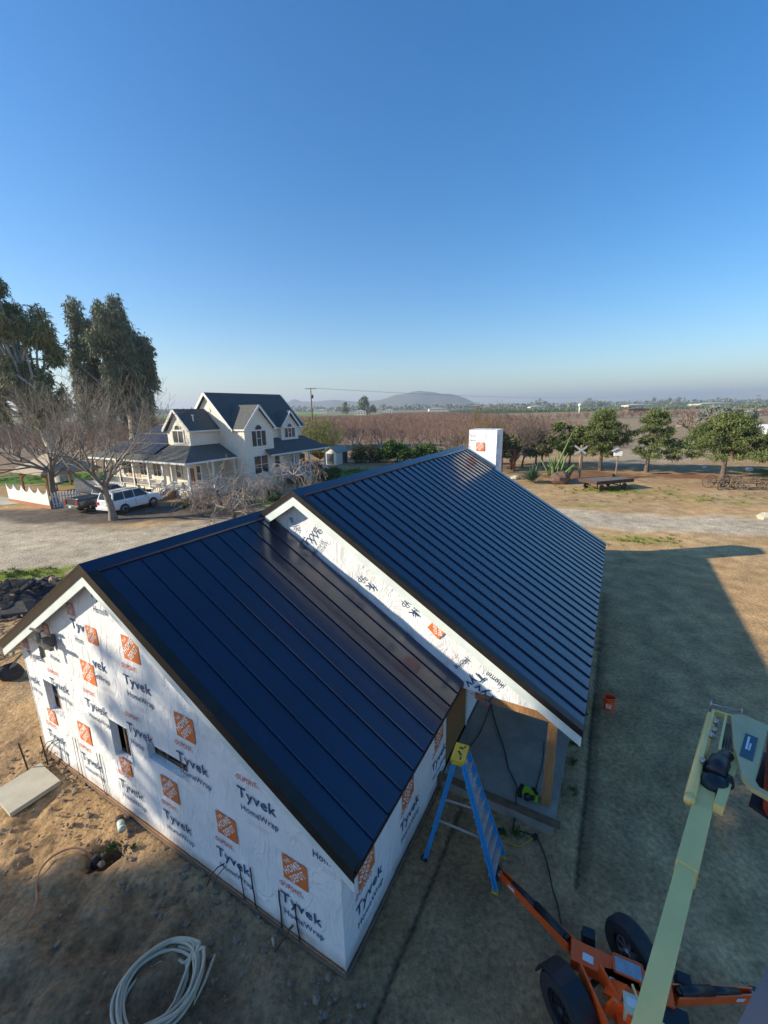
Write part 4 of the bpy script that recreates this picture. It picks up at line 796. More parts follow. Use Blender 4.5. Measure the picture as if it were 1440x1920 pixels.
# ================================================ VEGETATION
def arr_mesh(name,V,nf,m,tint=None,k=4):
    V=np.asarray(V,dtype=np.float32).reshape(-1,3); me=bpy.data.meshes.new(name); me.vertices.add(len(V)); me.vertices.foreach_set('co',V.ravel())
    F=nf; me.loops.add(F.size); me.loops.foreach_set('vertex_index',F.ravel().astype(np.int32)); me.polygons.add(len(F)); me.polygons.foreach_set('loop_start',np.arange(0,F.size,F.shape[1],dtype=np.int32)); me.polygons.foreach_set('loop_total',np.full(len(F),F.shape[1],dtype=np.int32))
    if tint is not None: at=me.attributes.new('tint','FLOAT','POINT'); at.data.foreach_set('value',tint.astype(np.float32))
    me.materials.append(m); me.update(); return me
def unit(v): return v/np.maximum(np.linalg.norm(v,axis=-1,keepdims=True),1e-9)
def leaves(name,centers,radii,n,l,w_,m,droop=0,shell=.5,seed=1,up=0,flat=0):
    """n leaf blades spread through ellipsoid clumps; droop pulls blades to hang"""
    r=np.random.RandomState(seed); c=np.array(centers,dtype=float); rad=np.array(radii,dtype=float)
    if rad.ndim==1: rad=np.repeat(rad[:,None],3,1)
    vol=rad.prod(1)**(2/3); k=r.choice(len(c),n,p=vol/vol.sum()); d=unit(r.normal(size=(n,3))); rr=r.random_sample(n)**(1/(1+2*shell)) 
    p=c[k]+d*rad[k]*rr[:,None]; ax=unit(r.normal(size=(n,3))+np.array([0,0,-droop+up])); sd=unit(np.cross(ax,unit(r.normal(size=(n,3)))+np.array([0,0,flat]))); L_=l*(.6+.8*r.random_sample(n))[:,None]; W2=w_*(.6+.8*r.random_sample(n))[:,None]/2
    V=np.stack([p-sd*W2*.4,p+ax*L_*.45-sd*W2,p+ax*L_,p+ax*L_*.45+sd*W2],1); F=np.arange(n*4).reshape(n,4)
    ct=r.random_sample(len(c)); t=np.clip(ct[k]*.45+r.random_sample(n)*.35-.05,0,1); return arr_mesh(name,V,F,m,np.repeat(t,4))
def segs_mesh(name,P,Q,r0,r1,m,n=3):
    P,Q=np.array(P),np.array(Q); r0,r1=np.array(r0)[:,None],np.array(r1)[:,None]; d=unit(Q-P); ref=np.where(np.abs(d[:,2:3])>.9,np.array([[1.,0,0]]),np.array([[0,0,1.]])); x=unit(np.cross(d,ref)); y=np.cross(d,x); V=[]
    for c,r_ in ((P,r0),(Q,r1)):
        for k in range(n): t=2*math.pi*k/n; V.append(c+(x*math.cos(t)+y*math.sin(t))*r_)
    V=np.stack(V,1); N=len(P); b=np.arange(N)[:,None]*2*n; F=np.concatenate([b+np.array([[k,(k+1)%n,(k+1)%n+n,k+n]]) for k in range(n)],0); return arr_mesh(name,V,F,m)
def grow(seed,trunk_h,r0,n_main,spread,levels,lens,ratio=.6,gnarl=.25,lift=.15,kids=(3,4),base_dir=(0,0,1),droop=0,tipr=.35,nseg=3,minr=.006):
    """branching skeleton; returns trunk segments and limb segments"""
    r=random.Random(seed); T=[];B=[];tips=[]
    def rv(s): return Vector((r.gauss(0,s),r.gauss(0,s),r.gauss(0,s)))
    p=Vector((0,0,0)); d=Vector(base_dir).normalized(); ra=r0; k=4
    for i in range(k):
        q=p+d*trunk_h/k; T.append((p.copy(),q.copy(),ra*(1.25 if i==0 else 1),ra*.92)); ra*=.92; p=q; d=(d+rv(gnarl*.35)).normalized()
    def br(p,d,l,ra,lev):
        n=nseg if lev<levels-1 else 2
        pts=[p]
        for i in range(n):
            d=(d+rv(gnarl)+Vector((0,0,lift if not droop else -droop*(lev/levels)))).normalized(); q=p+d*l/n; r1=max(ra*(1-.45*(i+1)/n),minr); B.append((p.copy(),q.copy(),max(ra*(1-.45*i/n),minr),r1)); p=q; pts.append((p.copy(),d.copy(),r1))
        if lev>=levels: tips.append(p.copy()); return
        nk=r.randint(*kids)
        for j in range(nk):
            q,dd,r1=pts[r.randint(max(1,n-2),n)] if j else pts[-1]
            e=unit(np.array(dd.cross(Vector((r.gauss(0,1),r.gauss(0,1),r.gauss(0,1)))))); nd_=(dd+Vector(e)*r.uniform(.35,.95)).normalized(); br(q,nd_,l*ratio*r.uniform(.75,1.2),max(r1*.72,minr),lev+1)
    a0=r.random()*6.28
    for i in range(n_main):
        a=a0+6.28*i/n_main+r.uniform(-.3,.3); sp=spread*r.uniform(.7,1.2); br(p if i%2==0 else p-Vector((0,0,trunk_h*r.uniform(0,.2))),(d*math.cos(sp)+Vector((math.cos(a),math.sin(a),0))*math.sin(sp)).normalized(),lens*r.uniform(.85,1.15),r0*.55,1)
    return T,B,tips
def tree_thing(name,loc,label,cat,group=None,rz=0): return thing(name,loc,label,cat,group,rz)
def childmesh(name,me,parent,label=None):
    o=bpy.data.objects.new(name,me); col.objects.link(o); o.parent=parent
    if label: o['label']=label
    return o
def bare_tree(loc,label,m=TWIG,mt=BARK,cat='tree',group=None,rz=0,sc_=1,**k):
    T,B,tips=grow(**k); t=thing('bare_tree',loc,label,cat,group,rz)
    childmesh('trunk',segs_mesh('trunk',*[[s_[i] for s_ in T] for i in range(4)],mt,8),t); childmesh('bare_branches',segs_mesh('bare_branches',*[[s_[i] for s_ in B] for i in range(4)],m,3),t); return t,tips
def leafy(name,loc,label,cat,trunk_h,trunk_r,crown,n,l,w_,m,seed,bark=BARK,group=None,limbs=8,droop=0,lean=(0,0),shell=.6,rz=0,flat=0,limb_r=.35):
    """crown: list of (x,y,z,rx,ry,rz) clumps relative to the base"""
    t=thing(name,loc,label,cat,group,rz); r=random.Random(seed)
    top=Vector((lean[0],lean[1],trunk_h)); P=[];Q=[];r0=[];r1=[]; k=6
    for i in range(k):
        a=Vector((lean[0]*(i/k)**1.5,lean[1]*(i/k)**1.5,trunk_h*i/k)); b=Vector((lean[0]*((i+1)/k)**1.5,lean[1]*((i+1)/k)**1.5,trunk_h*(i+1)/k)); P.append(a);Q.append(b); r0.append(trunk_r*(1-.6*i/k)*(1.3 if i==0 else 1)); r1.append(trunk_r*(1-.6*(i+1)/k))
    childmesh('trunk',segs_mesh('trunk',P,Q,r0,r1,bark,9),t); P=[];Q=[];r0=[];r1=[]
    cs=[c for c in crown]
    for i in range(min(limbs,len(cs)) if limbs else 0):
        c=cs[i*len(cs)//max(1,min(limbs,len(cs)))]; f=r.uniform(.35,.9); a=Vector((lean[0]*f**1.5,lean[1]*f**1.5,trunk_h*f)); b=Vector(c[:3]); mid=a.lerp(b,.5)+Vector((r.gauss(0,.2),r.gauss(0,.2),r.uniform(0,.5))); rr=trunk_r*limb_r
        P+=[a,mid];Q+=[mid,b];r0+=[rr,rr*.65];r1+=[rr*.65,rr*.25]
    if P: childmesh('limb_set',segs_mesh('limb_set',P,Q,r0,r1,bark,5),t)
    childmesh('crown',leaves('crown',[c[:3] for c in cs],[c[3:] for c in cs],n,l,w_,m,droop,shell,seed,flat=flat),t); return t
def clumps(n,c,R_,r0,r1,seed,fz=1,hollow=.25):
    r=random.Random(seed); out=[]
    for i in range(n):
        while True:
            v=Vector((r.uniform(-1,1),r.uniform(-1,1),r.uniform(-1,1)))
            if hollow<v.length<1: break
        s_=r.uniform(r0,r1); out.append((c[0]+v.x*R_[0],c[1]+v.y*R_[1],c[2]+v.z*R_[2],s_,s_,s_*fz))
    return out
# --- the two tall eucalyptus at the left
def hang(cx,cy,top,wid,bot,n,seed,prof):
    """drooping clumps under an uneven dome: prof(u) gives the dome height factor"""
    r=random.Random(seed); out=[]
    for i in range(n):
        a=r.random()*6.28; q=math.sqrt(r.random()); x,y=math.cos(a)*q,math.sin(a)*q; zt_=bot+(top-bot)*(1-.24*q*q)*(1+.12*math.sin(a*3+seed)+.08*math.sin(a*7)); L_=r.uniform(6,17); s_=r.uniform(.9,1.7); kk=int(L_/2.2); fall=r.random()**.8*(zt_-bot)*.75
        for k in range(kk): out.append((cx+x*wid[0]*(1+.03*k)+r.gauss(0,.25),cy+y*wid[1]*(1+.03*k),zt_-fall-k*2.0,s_*(1.25-.11*k),s_*(1.25-.11*k),s_*1.5)) if zt_-fall-k*2.0>bot-3 else None
    return out
T2=(-64,110,0)
leafy('eucalyptus_tree',T2,'tall dense dark eucalyptus with drooping foliage standing behind the farmhouse','tree',26,1.5,hang(-2.0,0,39.5,(9.2,7.5),10,74,5,None),62000,1.1,.24,LEUD,11,BARKW,'tall eucalyptus trees',limbs=40,droop=1.7,lean=(2,0),shell=.5)
leafy('eucalyptus_tree',(-50.5,66,0),'tall open eucalyptus with a pale leaning trunk at the left edge','tree',21,1.0,clumps(80,(-9,3,20.5),(10.5,7,8),.7,1.7,21,1.2,.25)+clumps(34,(-11,3,27.5),(6,4,5),.8,1.6,22,1.1,.2)+clumps(40,(-4,0,13),(8.5,6,4.5),.6,1.3,23,1.4,.2),42000,.85,.18,LEUC,12,BARKW,'tall eucalyptus trees',limbs=90,droop=1.1,lean=(-9,3),shell=.5,limb_r=.3)
# --- trees behind the camera that shade the near yard
for x,y,s_,lb in ((-45,-4.3,31,'tall leafy tree far left of the lift that shades the near yard'),(-46,-17.5,32,'second tall leafy tree far behind the lift')):
    leafy('shade_tree',(x,y,0),lb,'tree',22,.9,clumps(75,(0,0,20.3),(5.0,6.6,9.5),1.2,2.4,s_,1.1,.0),15000,.8,.42,LSHR,s_,BARK,'big trees beside the lift',limbs=14)
# --- bare yard trees
t,_=bare_tree((-27.1,40.7,0),'grey bare tree with many upright limbs in front of the white car',TWIGP,mat('light_grey_bark',(.30,.25,.20),(.19,.155,.125),rough=.95,scale=5,bump=.4,stretch=(2,2,.5)),group='bare trees in the parking yard',seed=5,trunk_h=3.4,r0=.36,n_main=7,spread=.80,levels=6,lens=3.4,ratio=.73,gnarl=.13,lift=.13,kids=(3,3),nseg=2,minr=.0095)  # trunk bark lighter than on the other bare trees
t,_=bare_tree((-38.5,48.2,0),'spreading bare tree with a mossy trunk rising behind the white fence',TWIGP,BARK,group='bare trees in the parking yard',seed=9,trunk_h=4.0,r0=.36,n_main=8,spread=1.0,levels=6,lens=4.2,ratio=.74,gnarl=.13,lift=.12,kids=(3,3),nseg=2,minr=.011)
t,_=bare_tree((-14.6,39.6,0),'low umbrella-shaped bare tree with knobbly weeping twigs before the house',TWIGW,BARK,group='small bare trees by the house',seed=14,trunk_h=1.1,r0=.22,n_main=7,spread=1.0,levels=5,lens=2.8,ratio=.72,gnarl=.28,lift=.0,kids=(3,4),nseg=3,droop=.42,minr=.016)
t,_=bare_tree((-18.4,46.2,0),'tangled grey weeping tree beside the side porch',TWIGW,BARK,group='small bare trees by the house',seed=17,trunk_h=1.7,r0=.18,n_main=7,spread=1.05,levels=5,lens=2.6,ratio=.72,gnarl=.3,lift=.0,kids=(3,3),nseg=3,droop=.5,minr=.016)
t,_=bare_tree((-10.9,52.2,0),'weeping bare tree in front of the porch steps',TWIGW,BARK,group='small bare trees by the house',seed=19,trunk_h=2.6,r0=.18,n_main=7,spread=.8,levels=5,lens=2.4,ratio=.7,gnarl=.3,lift=.0,kids=(3,3),nseg=3,droop=.55,minr=.016)
t,_=bare_tree((-41,76,0),'leafless tree showing above the farmhouse wing roof',TWIGP,BARK,seed=23,trunk_h=4,r0=.35,n_main=6,spread=.7,levels=4,lens=4.2,ratio=.7,gnarl=.2,kids=(3,3),minr=.03)
# --- thicket behind the chimney
for i,(x,y,h_,sd_,lb) in enumerate(((15.5,66,4.8,41,'leafless mossy tree left of the chimney'),(21.5,68.5,5.0,42,'tall leafless tree right behind the chimney'),(24.3,73,3.6,43,'leafless tree between the chimney and the cactus'),(28.5,75,3.3,44,'leafless twiggy tree behind the cactus'),(12.5,72,3.2,45,'low leafless tree at the left end of the thicket'),(36.5,77,2.6,46,'leafless small tree between the two dark pines'))):
    t,_=bare_tree((x,y,0),lb,TWIG if i%2 else mat('mossy_twig',(.24,.17,.07),(.14,.11,.06),rough=.95,scale=1) if i==0 else TWIG,BARK,group='bare trees in the thicket',seed=sd_,trunk_h=1.8,r0=.2,n_main=6,spread=.6,levels=5,lens=h_*.62,ratio=.72,gnarl=.2,lift=.22,kids=(3,3),nseg=2,minr=.02)
for i,(x,y,sx_,h_,n_,lb) in enumerate(((18,70,3.2,4.6,7000,'dark bushy tree just behind the chimney top'),(27.0,74,3.0,4.0,6000,'dark bushy tree behind the spiky plants'),(31.4,70.5,3.1,5.6,9000,'dark evergreen left of the crossed sign post'),(23.0,76,2.5,3.4,4200,'low dark bushy tree at the back of the thicket'))):
    leafy('evergreen_tree',(x,y,0),lb,'tree',h_*.9,.2,clumps(26,(0,0,h_*.72+1.0),(sx_,sx_,h_*.5),.5,1.1,50+i,.8,.1),n_,.5,.17,LPINE if i!=1 else LEUC,50+i,BARK,'dark trees in the thicket',limbs=10,shell=.4)
# --- pines at the right
def pine(loc,h_,wd,n_cl,n_,seed,lb,lean=(0,0),low=.26,wind=0):
    r=random.Random(seed); cl=[]
    for i in range(n_cl):
        f=low+(1-low)*r.random()**.85; rad=wd*(math.sin(min(1,(1.08-f)/(1.08-low)*1.25)*1.45))*r.uniform(.25,1.0); a=r.random()*6.28; s_=r.uniform(.28,.6)*wd/3.2
        cl.append((lean[0]*f+math.cos(a)*rad+wind*(1-f),lean[1]*f+math.sin(a)*rad,h_*f,s_*1.35,s_*1.35,s_*.6))
    return leafy('pine_tree',loc,lb,'tree',h_*.9,.30,cl,n_,.42,.10,LPINE,seed,BARK,'pines along the right side',limbs=n_cl//2,lean=(lean[0]*.9,lean[1]*.9),shell=.25,flat=1,limb_r=.22)
pine((35.1,67.5,0),9.4,4.3,170,24000,61,'dense dark pine left of the bird house post')
pine((41.2,65.2,0),9.3,4.2,100,14000,62,'thin open pine with bare lower limbs right of the bird house',low=.25,lean=(.6,0),wind=1.2)
pine((48.6,59.4,0),8.6,5.8,220,36000,63,'broad flat-topped pine behind the old wagon wheels',low=.30)
pine((60,60,0),7.8,5.4,150,20000,64,'broad pine cut by the right edge of the photo',low=.36)
# --- shrubs
def shrub(loc,r_,h_,n_,m,seed,lb,l=.32,w_=.13,group='garden shrubs',cat='shrub',name='shrub'):
    t=thing(name,loc,lb,cat,group); rr=random.Random(seed); cl=[]
    for i in range(14): a=rr.random()*6.28; q=math.sqrt(rr.random())*r_*.75; s_=rr.uniform(.3,.55)*min(r_,h_); cl.append((math.cos(a)*q,math.sin(a)*q,h_*rr.uniform(.3,.8),s_,s_,s_))
    P=[];Q=[];
    for i in range(9): c=cl[i]; P.append((c[0]*.15,c[1]*.15,0)); Q.append(c[:3])
    childmesh('stem_set',segs_mesh('stem_set',P,Q,[.06]*9,[.02]*9,BARK,4),t); childmesh('foliage',leaves('foliage',[c[:3] for c in cl],[c[3:] for c in cl],n_,l,w_,m,0,.5,seed),t); return t
shrub((2.6,82.2,0),3.0,4.4,9000,LCIT,71,'large bright green citrus bush left of the ridge end',.4,.2); shrub((7.8,80.5,0),2.6,3.6,6000,LCIT,72,'second citrus bush, right of the largest',.4,.2); shrub((12.2,79,0),2.4,3.0,5000,LCIT,73,'low yellow-green bush nearest the chimney',.35,.16)
shrub((-4.0,83.5,0),2.6,3.4,5000,LHDG,74,'dark hedge bush right of the shed door'); shrub((-.8,84,0),2.2,2.6,4000,LHDG,75,'low dark hedge bush beside the citrus'); shrub((-10.8,66.5,0),1.9,2.2,3500,LHDG,76,'dark bush at the right end of the front porch'); shrub((-8.3,62.8,0),2.0,1.7,3500,LSHR,77,'green bush at the front porch corner')
shrub((-21.6,45.8,0),1.3,.9,2200,LSHR,78,'leafy green plants left of the side porch steps',.3,.12); shrub((-16.2,45.6,0),1.6,.9,2600,LSHR,79,'bright leafy plants under the weeping tree',.35,.13); shrub((-13.3,49.0,0),1.1,.9,1600,LSHR,80,'small green shrub along the front path')
for i,(x,y) in enumerate(((-18.8,45.0),(-15.0,47.2),(-20.6,44.6),(-12.5,50.6))):
    T,B,_=grow(seed=90+i,trunk_h=.3,r0=.05,n_main=9,spread=.9,levels=4,lens=.75,ratio=.7,gnarl=.35,lift=.05,kids=(3,3),nseg=2,minr=.014); t=thing('dry_shrub',(x,y,0),('grey twiggy dry shrub beside the parking yard','dry twiggy shrub below the main gable','low tangled dry shrub left of the porch steps','brown dry shrub next to the front walk')[i],'shrub','dry garden shrubs'); childmesh('stem_set',segs_mesh('stem_set',*[[s_[j] for s_ in B] for j in range(4)],TWIGP,3),t)
# willow-like bush behind the porch
t=thing('willow_bush',(-13.2,88.5,0),'big yellow-green willow bush behind the front porch roof','bush')
P=[];Q=[];r0=[];r1=[]; rr=random.Random(8); fx=[]
for i in range(160):
    a=rr.random()*6.28; sp=rr.random()**.7*1.05; d=Vector((math.cos(a)*math.sin(sp),math.sin(a)*math.sin(sp),math.cos(sp))); p=Vector((0,0,.2)); l=rr.uniform(6,8.4)
    for j in range(4): q=p+d*l/4; P.append(p);Q.append(q); r0.append(.07*(1-j*.23)); r1.append(.07*(1-(j+1)*.23)); p=q; d=(d+Vector((rr.gauss(0,.1),rr.gauss(0,.1),.06))).normalized(); fx.append((q.x,q.y,q.z,.55,.55,.9))
childmesh('stem_set',segs_mesh('stem_set',P,Q,r0,r1,mat('willow_stem',(.20,.17,.06),(.13,.10,.045),rough=.9),3),t); childmesh('foliage',leaves('foliage',[c[:3] for c in fx if c[2]>2.2],[c[3:] for c in fx if c[2]>2.2],14000,.55,.05,LWIL,0,.3,81,up=1.2),t)
# agave and cactus by the tree row
t=thing('agave_plant',(20.6,57.6,0),'large spiky blue-green agave at the foot of the cactus','agave'); f=MB()
for i in range(110):
    a=rr.random()*6.28; e=rr.uniform(.1,1.4); l=rr.uniform(1.8,2.9); d=Vector((math.cos(a)*math.cos(e),math.sin(a)*math.cos(e),math.sin(e))); p=Vector((20.6,57.6,.25)); sd_=d.cross(Vector((0,0,1))).normalized()*.10; f.add([p-sd_*.6,p+sd_*.6,p+d*l*.55+sd_,p+d*l,p+d*l*.55-sd_],[(0,1,2,3,4)])
part('leaf_rosette',f,LAG,t)
def pads(loc,lb,n,hh,seed,tall=None):
    t=thing('cactus',loc,lb,'cactus','cactus by the tree row'); r=random.Random(seed)
    for i in range(n):
        a=r.random()*6.28; p=Vector(loc)+Vector((math.cos(a)*.3,math.sin(a)*.3,0)); d=Vector((math.cos(a)*r.uniform(.1,.9),math.sin(a)*r.uniform(.1,.9),1)).normalized(); f=MB(); pts=[p]
        h_=hh*r.uniform(.55,1.0)
        for k in range(5): p=p+d*h_/5; d=(d+Vector((r.gauss(0,.12),r.gauss(0,.12),.05))).normalized(); pts.append(p)
        f.tube(pts,[.09,.13,.15,.13,.11,.05],7); part('cactus_arm',f,LCAC,t)
    return t
pads((24.2,58.6,0),'tall cactus with a slanting arm rising behind the agave',14,4.4,3); pads((25.6,59.0,0),'sprawling cactus right of the brown rock',13,3.2,4); pads((24.0,57.2,0),'low thick cactus left of the brown rock',5,2.6,6)
f=MB(); f.tube([(24.2,58.6,1.5),(24.9,58.6,3.4),(26.1,58.6,6.6)],[.14,.14,.05],7); part('cactus_arm',f,LCAC,bpy.data.objects['cactus'])
f=MB(); f.ball((24.0,56.4,.75),(1.35,1.0,1.0),10,7,.25); solo('boulder',f,mat('brown_rock',(.20,.12,.09),(.12,.08,.06),rough=.95,scale=2,bump=.6),'reddish brown boulder in front of the cactus','boulder')
# --- orchard: bare trees in rows; nearest ones as objects, the rest joined
variants=[]
for s_ in range(5):
    T,B,_=grow(seed=200+s_,trunk_h=1.1,r0=.17,n_main=6,spread=.75,levels=4,lens=2.0,ratio=.68,gnarl=.22,lift=.2,kids=(3,3),nseg=2,minr=.022); variants.append((segs_mesh('orchard_trunk',*[[q[i] for q in T] for i in range(4)],BARK,5),segs_mesh('orchard_branches',*[[q[i] for q in B] for i in range(4)],TWIGO,3)))
# lighter variant for distance
T,B,_=grow(seed=260,trunk_h=1.1,r0=.18,n_main=5,spread=.75,levels=3,lens=2.1,ratio=.7,gnarl=.2,lift=.2,kids=(3,3),nseg=1,minr=.05); SG=[np.array([[tuple(q[0]),tuple(q[1])] for q in T+B]),np.array([[q[2],q[3]] for q in T+B])]
T,B,_=grow(seed=261,trunk_h=1.1,r0=.18,n_main=5,spread=.8,levels=2,lens=2.6,ratio=.8,gnarl=.2,lift=.2,kids=(4,4),nseg=1,minr=.10); SG2=[np.array([[tuple(q[0]),tuple(q[1])] for q in T+B]),np.array([[q[2],q[3]] for q in T+B])]
spots=[]; cp=np.array([0,0])
rows_=[]
for i in range(0,85):
    for j in range(-45,75):
        a=86+i*6.4; b=-64+j*6.2; p=A(a,b)
        if p.y<96+.14*p.x: continue
        if p.y>560 or (p.x<0 and p.y>390) or abs(p.x/p.y)>.97: continue
        if p.x>62+.12*(p.y-100) and p.y<330: continue
        if 85<p.x<560 and p.y>330+(p.x-85)*.2: continue
        if p.x<-10 and p.y<118: continue
        rows_.append((p.y,p.x+rnd.uniform(-.4,.4),p.y+rnd.uniform(-.4,.4)))
# left orchard block behind the eucalyptus
for i in range(14):
    for j in range(14):
        x=-70-j*7.0+rnd.uniform(-.4,.4); y=98+i*7.0+rnd.uniform(-.4,.4)
        if abs(x/y)<.97: rows_.append((y,x,y))
rows_.sort(); near_n=230
for k,(d_,x,y) in enumerate(rows_[:near_n]):
    tr_,br_=variants[k%5]; t=thing('orchard_tree',(x,y,0),'small leafless orchard tree in the front rows of the orchard','tree','leafless orchard trees',rnd.random()*6.28); t.scale=(1,1,rnd.uniform(.9,1.12)); childmesh('trunk',tr_,t); childmesh('bare_branches',br_,t)
def bulk(rows,sg,name,lab):
    P=[];Q=[];R0=[];R1=[]
    for d_,x,y in rows:
        a=rnd.random()*6.28; c,s_=math.cos(a),math.sin(a); k=rnd.uniform(.9,1.15); M=np.array([[c,-s_,0],[s_,c,0],[0,0,1]])*k; q=sg[0]@M.T+np.array([x,y,0]); P.append(q[:,0]);Q.append(q[:,1]);R0.append(sg[1][:,0]);R1.append(sg[1][:,1])
    me=segs_mesh(name,np.concatenate(P),np.concatenate(Q),np.concatenate(R0),np.concatenate(R1),TWIGO,3); o=bpy.data.objects.new(name,me); col.objects.link(o); tag(o,lab,kind='stuff')
print('orchard',len(rows_))
bulk([r for r in rows_[near_n:] if r[0]<230],SG,'orchard_rows','leafless orchard rows filling the plain behind the nearest trees'); bulk([r for r in rows_ if r[0]>=230],SG2,'distant_orchard_rows','leafless orchard rows far out on the plain')
# far tree line and far groves
def far_clump(x,y,w_,h_,m,seed,lb,n=160,leafs=700,grp='distant trees on the plain',nm='distant_tree'):
    t=thing(nm,(x,y,0),lb,'tree',grp); cl=clumps(16,(0,0,h_*.55),(w_*.5,w_*.5,h_*.42),h_*.10,h_*.22,seed,1,.0)
    childmesh('trunk',segs_mesh('trunk',[(0,0,0)],[(0,0,h_*.6)],[h_*.03],[h_*.015],BARK,4),t); childmesh('crown',leaves('crown',[c[:3] for c in cl],[c[3:] for c in cl],leafs,h_*.10,h_*.06,m,0,.4,seed),t)
for x,y,w_,h_,sd_,lb in ((-64,760,16,21,301,'round dark tree left of the far farmhouse'),(-34,770,15,31,302,'tall pointed dark tree above the far farmhouse'),(-22,765,24,20,303,'broad dark tree right of the far farmhouse')): far_clump(x,y,w_,h_,LEUD,sd_,lb,leafs=1500)
q=[(690,1900,60,40),(1180,1850,70,38),(1280,1900,60,42),(1560,2000,90,34),(1000,2100,60,44),(930,1880,50,36),(800,2200,60,30)]
for k,(x,y,w_,h_) in enumerate(q): far_clump(x,y,w_,h_,LEUD,320+k,('lone far tree on the horizon above the crossed sign','far tree cluster above the broad pine','far tree clump near the right horizon','far tree row at the right edge of the horizon','far rounded tree on the right horizon','small far tree on the horizon over the thin pine','low far tree on the horizon over the bird house')[k])
cl=[];rr=random.Random(5)
for i in range(900): x=rr.uniform(-2600,3200); y=rr.uniform(2300,3000); cl.append((x,y,rr.uniform(6,16),rr.uniform(20,60),30,rr.uniform(8,16)))
me=leaves('crown',[c[:3] for c in cl],[c[3:] for c in cl],26000,16,12,LEUD,0,.3,9); o=bpy.data.objects.new('horizon_woods',me); col.objects.link(o); tag(o,'dark strip of far woods along the horizon',kind='stuff')
cl=[]
for i in range(2200):
    u_=rr.random(); x=250+rr.random()*2300; y=720+rr.random()*900+max(0,(x-600)*.25); cl.append((x,y,2.2,5,5,2.2))
me=leaves('crown',[c[:3] for c in cl],[c[3:] for c in cl],52000,3.2,2.4,LPINE,0,.3,10); o=bpy.data.objects.new('green_grove',me); col.objects.link(o); tag(o,'rows of green trees far out on the right of the plain',kind='stuff')
# grey olive bushes, big pruned tree
leafy('olive_tree',(103,125,0),'grey-green olive bush near the right edge behind the broad pine','tree',2.5,.3,clumps(24,(0,0,4.5),(7.5,5,3.2),1.2,2,401,.9),5000,1.1,.4,LOLV,401)
leafy('olive_tree',(118,150,0),'second grey-green olive bush at the right edge, farther back','tree',2.5,.3,clumps(24,(0,0,4.8),(9,5,3.6),1.4,2.2,402,.9),5000,1.2,.45,LOLV,402)
t,_=bare_tree((82,112,0),'big pale pruned tree with knobbly stub limbs beside the dirt road',mat('pollard_twig',(.33,.24,.18),(.20,.14,.11),rough=.9),BARKW,seed=33,trunk_h=3.4,r0=.95,n_main=7,spread=.85,levels=4,lens=3.2,ratio=.62,gnarl=.3,kids=(3,4),nseg=2,minr=.09)
# weeds and litter near the building
def tufts(pts,n,l,w_,m,name,lab,seed):
    P=np.array(pts); r=np.random.RandomState(seed); me=leaves(name,[(x,y,.02) for x,y,s_ in pts],[(s_,s_,.04) for x,y,s_ in pts],n,l,w_,m,0,.2,seed,up=2.0); o=bpy.data.objects.new(name,me); col.objects.link(o); return tag(o,lab,kind='stuff')
pts=[]
for a,b,s_ in ((8.0,3.2,.16),(7.2,3.25,.14),(6.2,3.35,.12),(4.25,2.2,.2),(4.1,1.9,.14),(9.6,3.4,.1),(-.75,-6.35,.14),(-.5,-5.9,.08)): q=A(a,b); pts.append((q.x,q.y,s_))
tufts(pts,420,.13,.035,LSHR,'weeds','small green weeds sprouting along the slab and footing',6)
pts=[(rnd.gauss(0,1)*4+27.5,rnd.gauss(0,1)*1.6+51.8,.25) for _ in range(60)]+[(rnd.gauss(0,1)*5+36,rnd.gauss(0,1)*1.5+45.5,.25) for _ in range(45)]+[(rnd.gauss(0,1)*2.5+20,rnd.gauss(0,1)*.7+31.2,.2) for _ in range(40)]+[(rnd.uniform(54,76),rnd.uniform(57,66),.4) for _ in range(150)]+[(rnd.uniform(-30,-17),rnd.gauss(0,.5)+26.2,.25) for _ in range(90)]+[(rnd.gauss(0,1)*2.4-5,rnd.gauss(0,1)*2.2+70,.3) for _ in range(90)]+[(rnd.gauss(0,1)*1.3-14.2,rnd.gauss(0,1)*1.1+48.2,.2) for _ in range(60)]+[(rnd.gauss(0,1)*8-52,rnd.gauss(0,1)*3.5+70,.4) for _ in range(170)]
tufts(pts,22000,.16,.05,leaf('grass_blade',(.07,.12,.02),(.20,.24,.05)),'grass','short green grass growing in patches across the yard',7)
# stones and clods in the disturbed soil
f=MB()
for i in range(900):
    a=rnd.uniform(-4.2,-.08) if i%3 else rnd.uniform(-1.1,-.06); b=rnd.uniform(-12,1.0); q=A(a,b); s_=rnd.choice((.012,.018,.025,.04,.055))*(1 if i%9 else 1.6); f.ball((q.x,q.y,s_*.3),(s_,s_*rnd.uniform(.7,1.2),s_*.7),5,3,.5)
for i in range(420): q=Vector((rnd.uniform(-2,12),rnd.uniform(3.8,14),0)); s_=rnd.uniform(.008,.02); f.ball((q.x,q.y,s_*.3),(s_,s_,s_*.6),4,2,.4)
solo('loose_stones',f,mat('loose_stone',(.28,.22,.16),(.17,.13,.10),rough=.95,scale=2),'loose stones and clods scattered over the bare soil',kind='stuff',loc=(0,0,0))
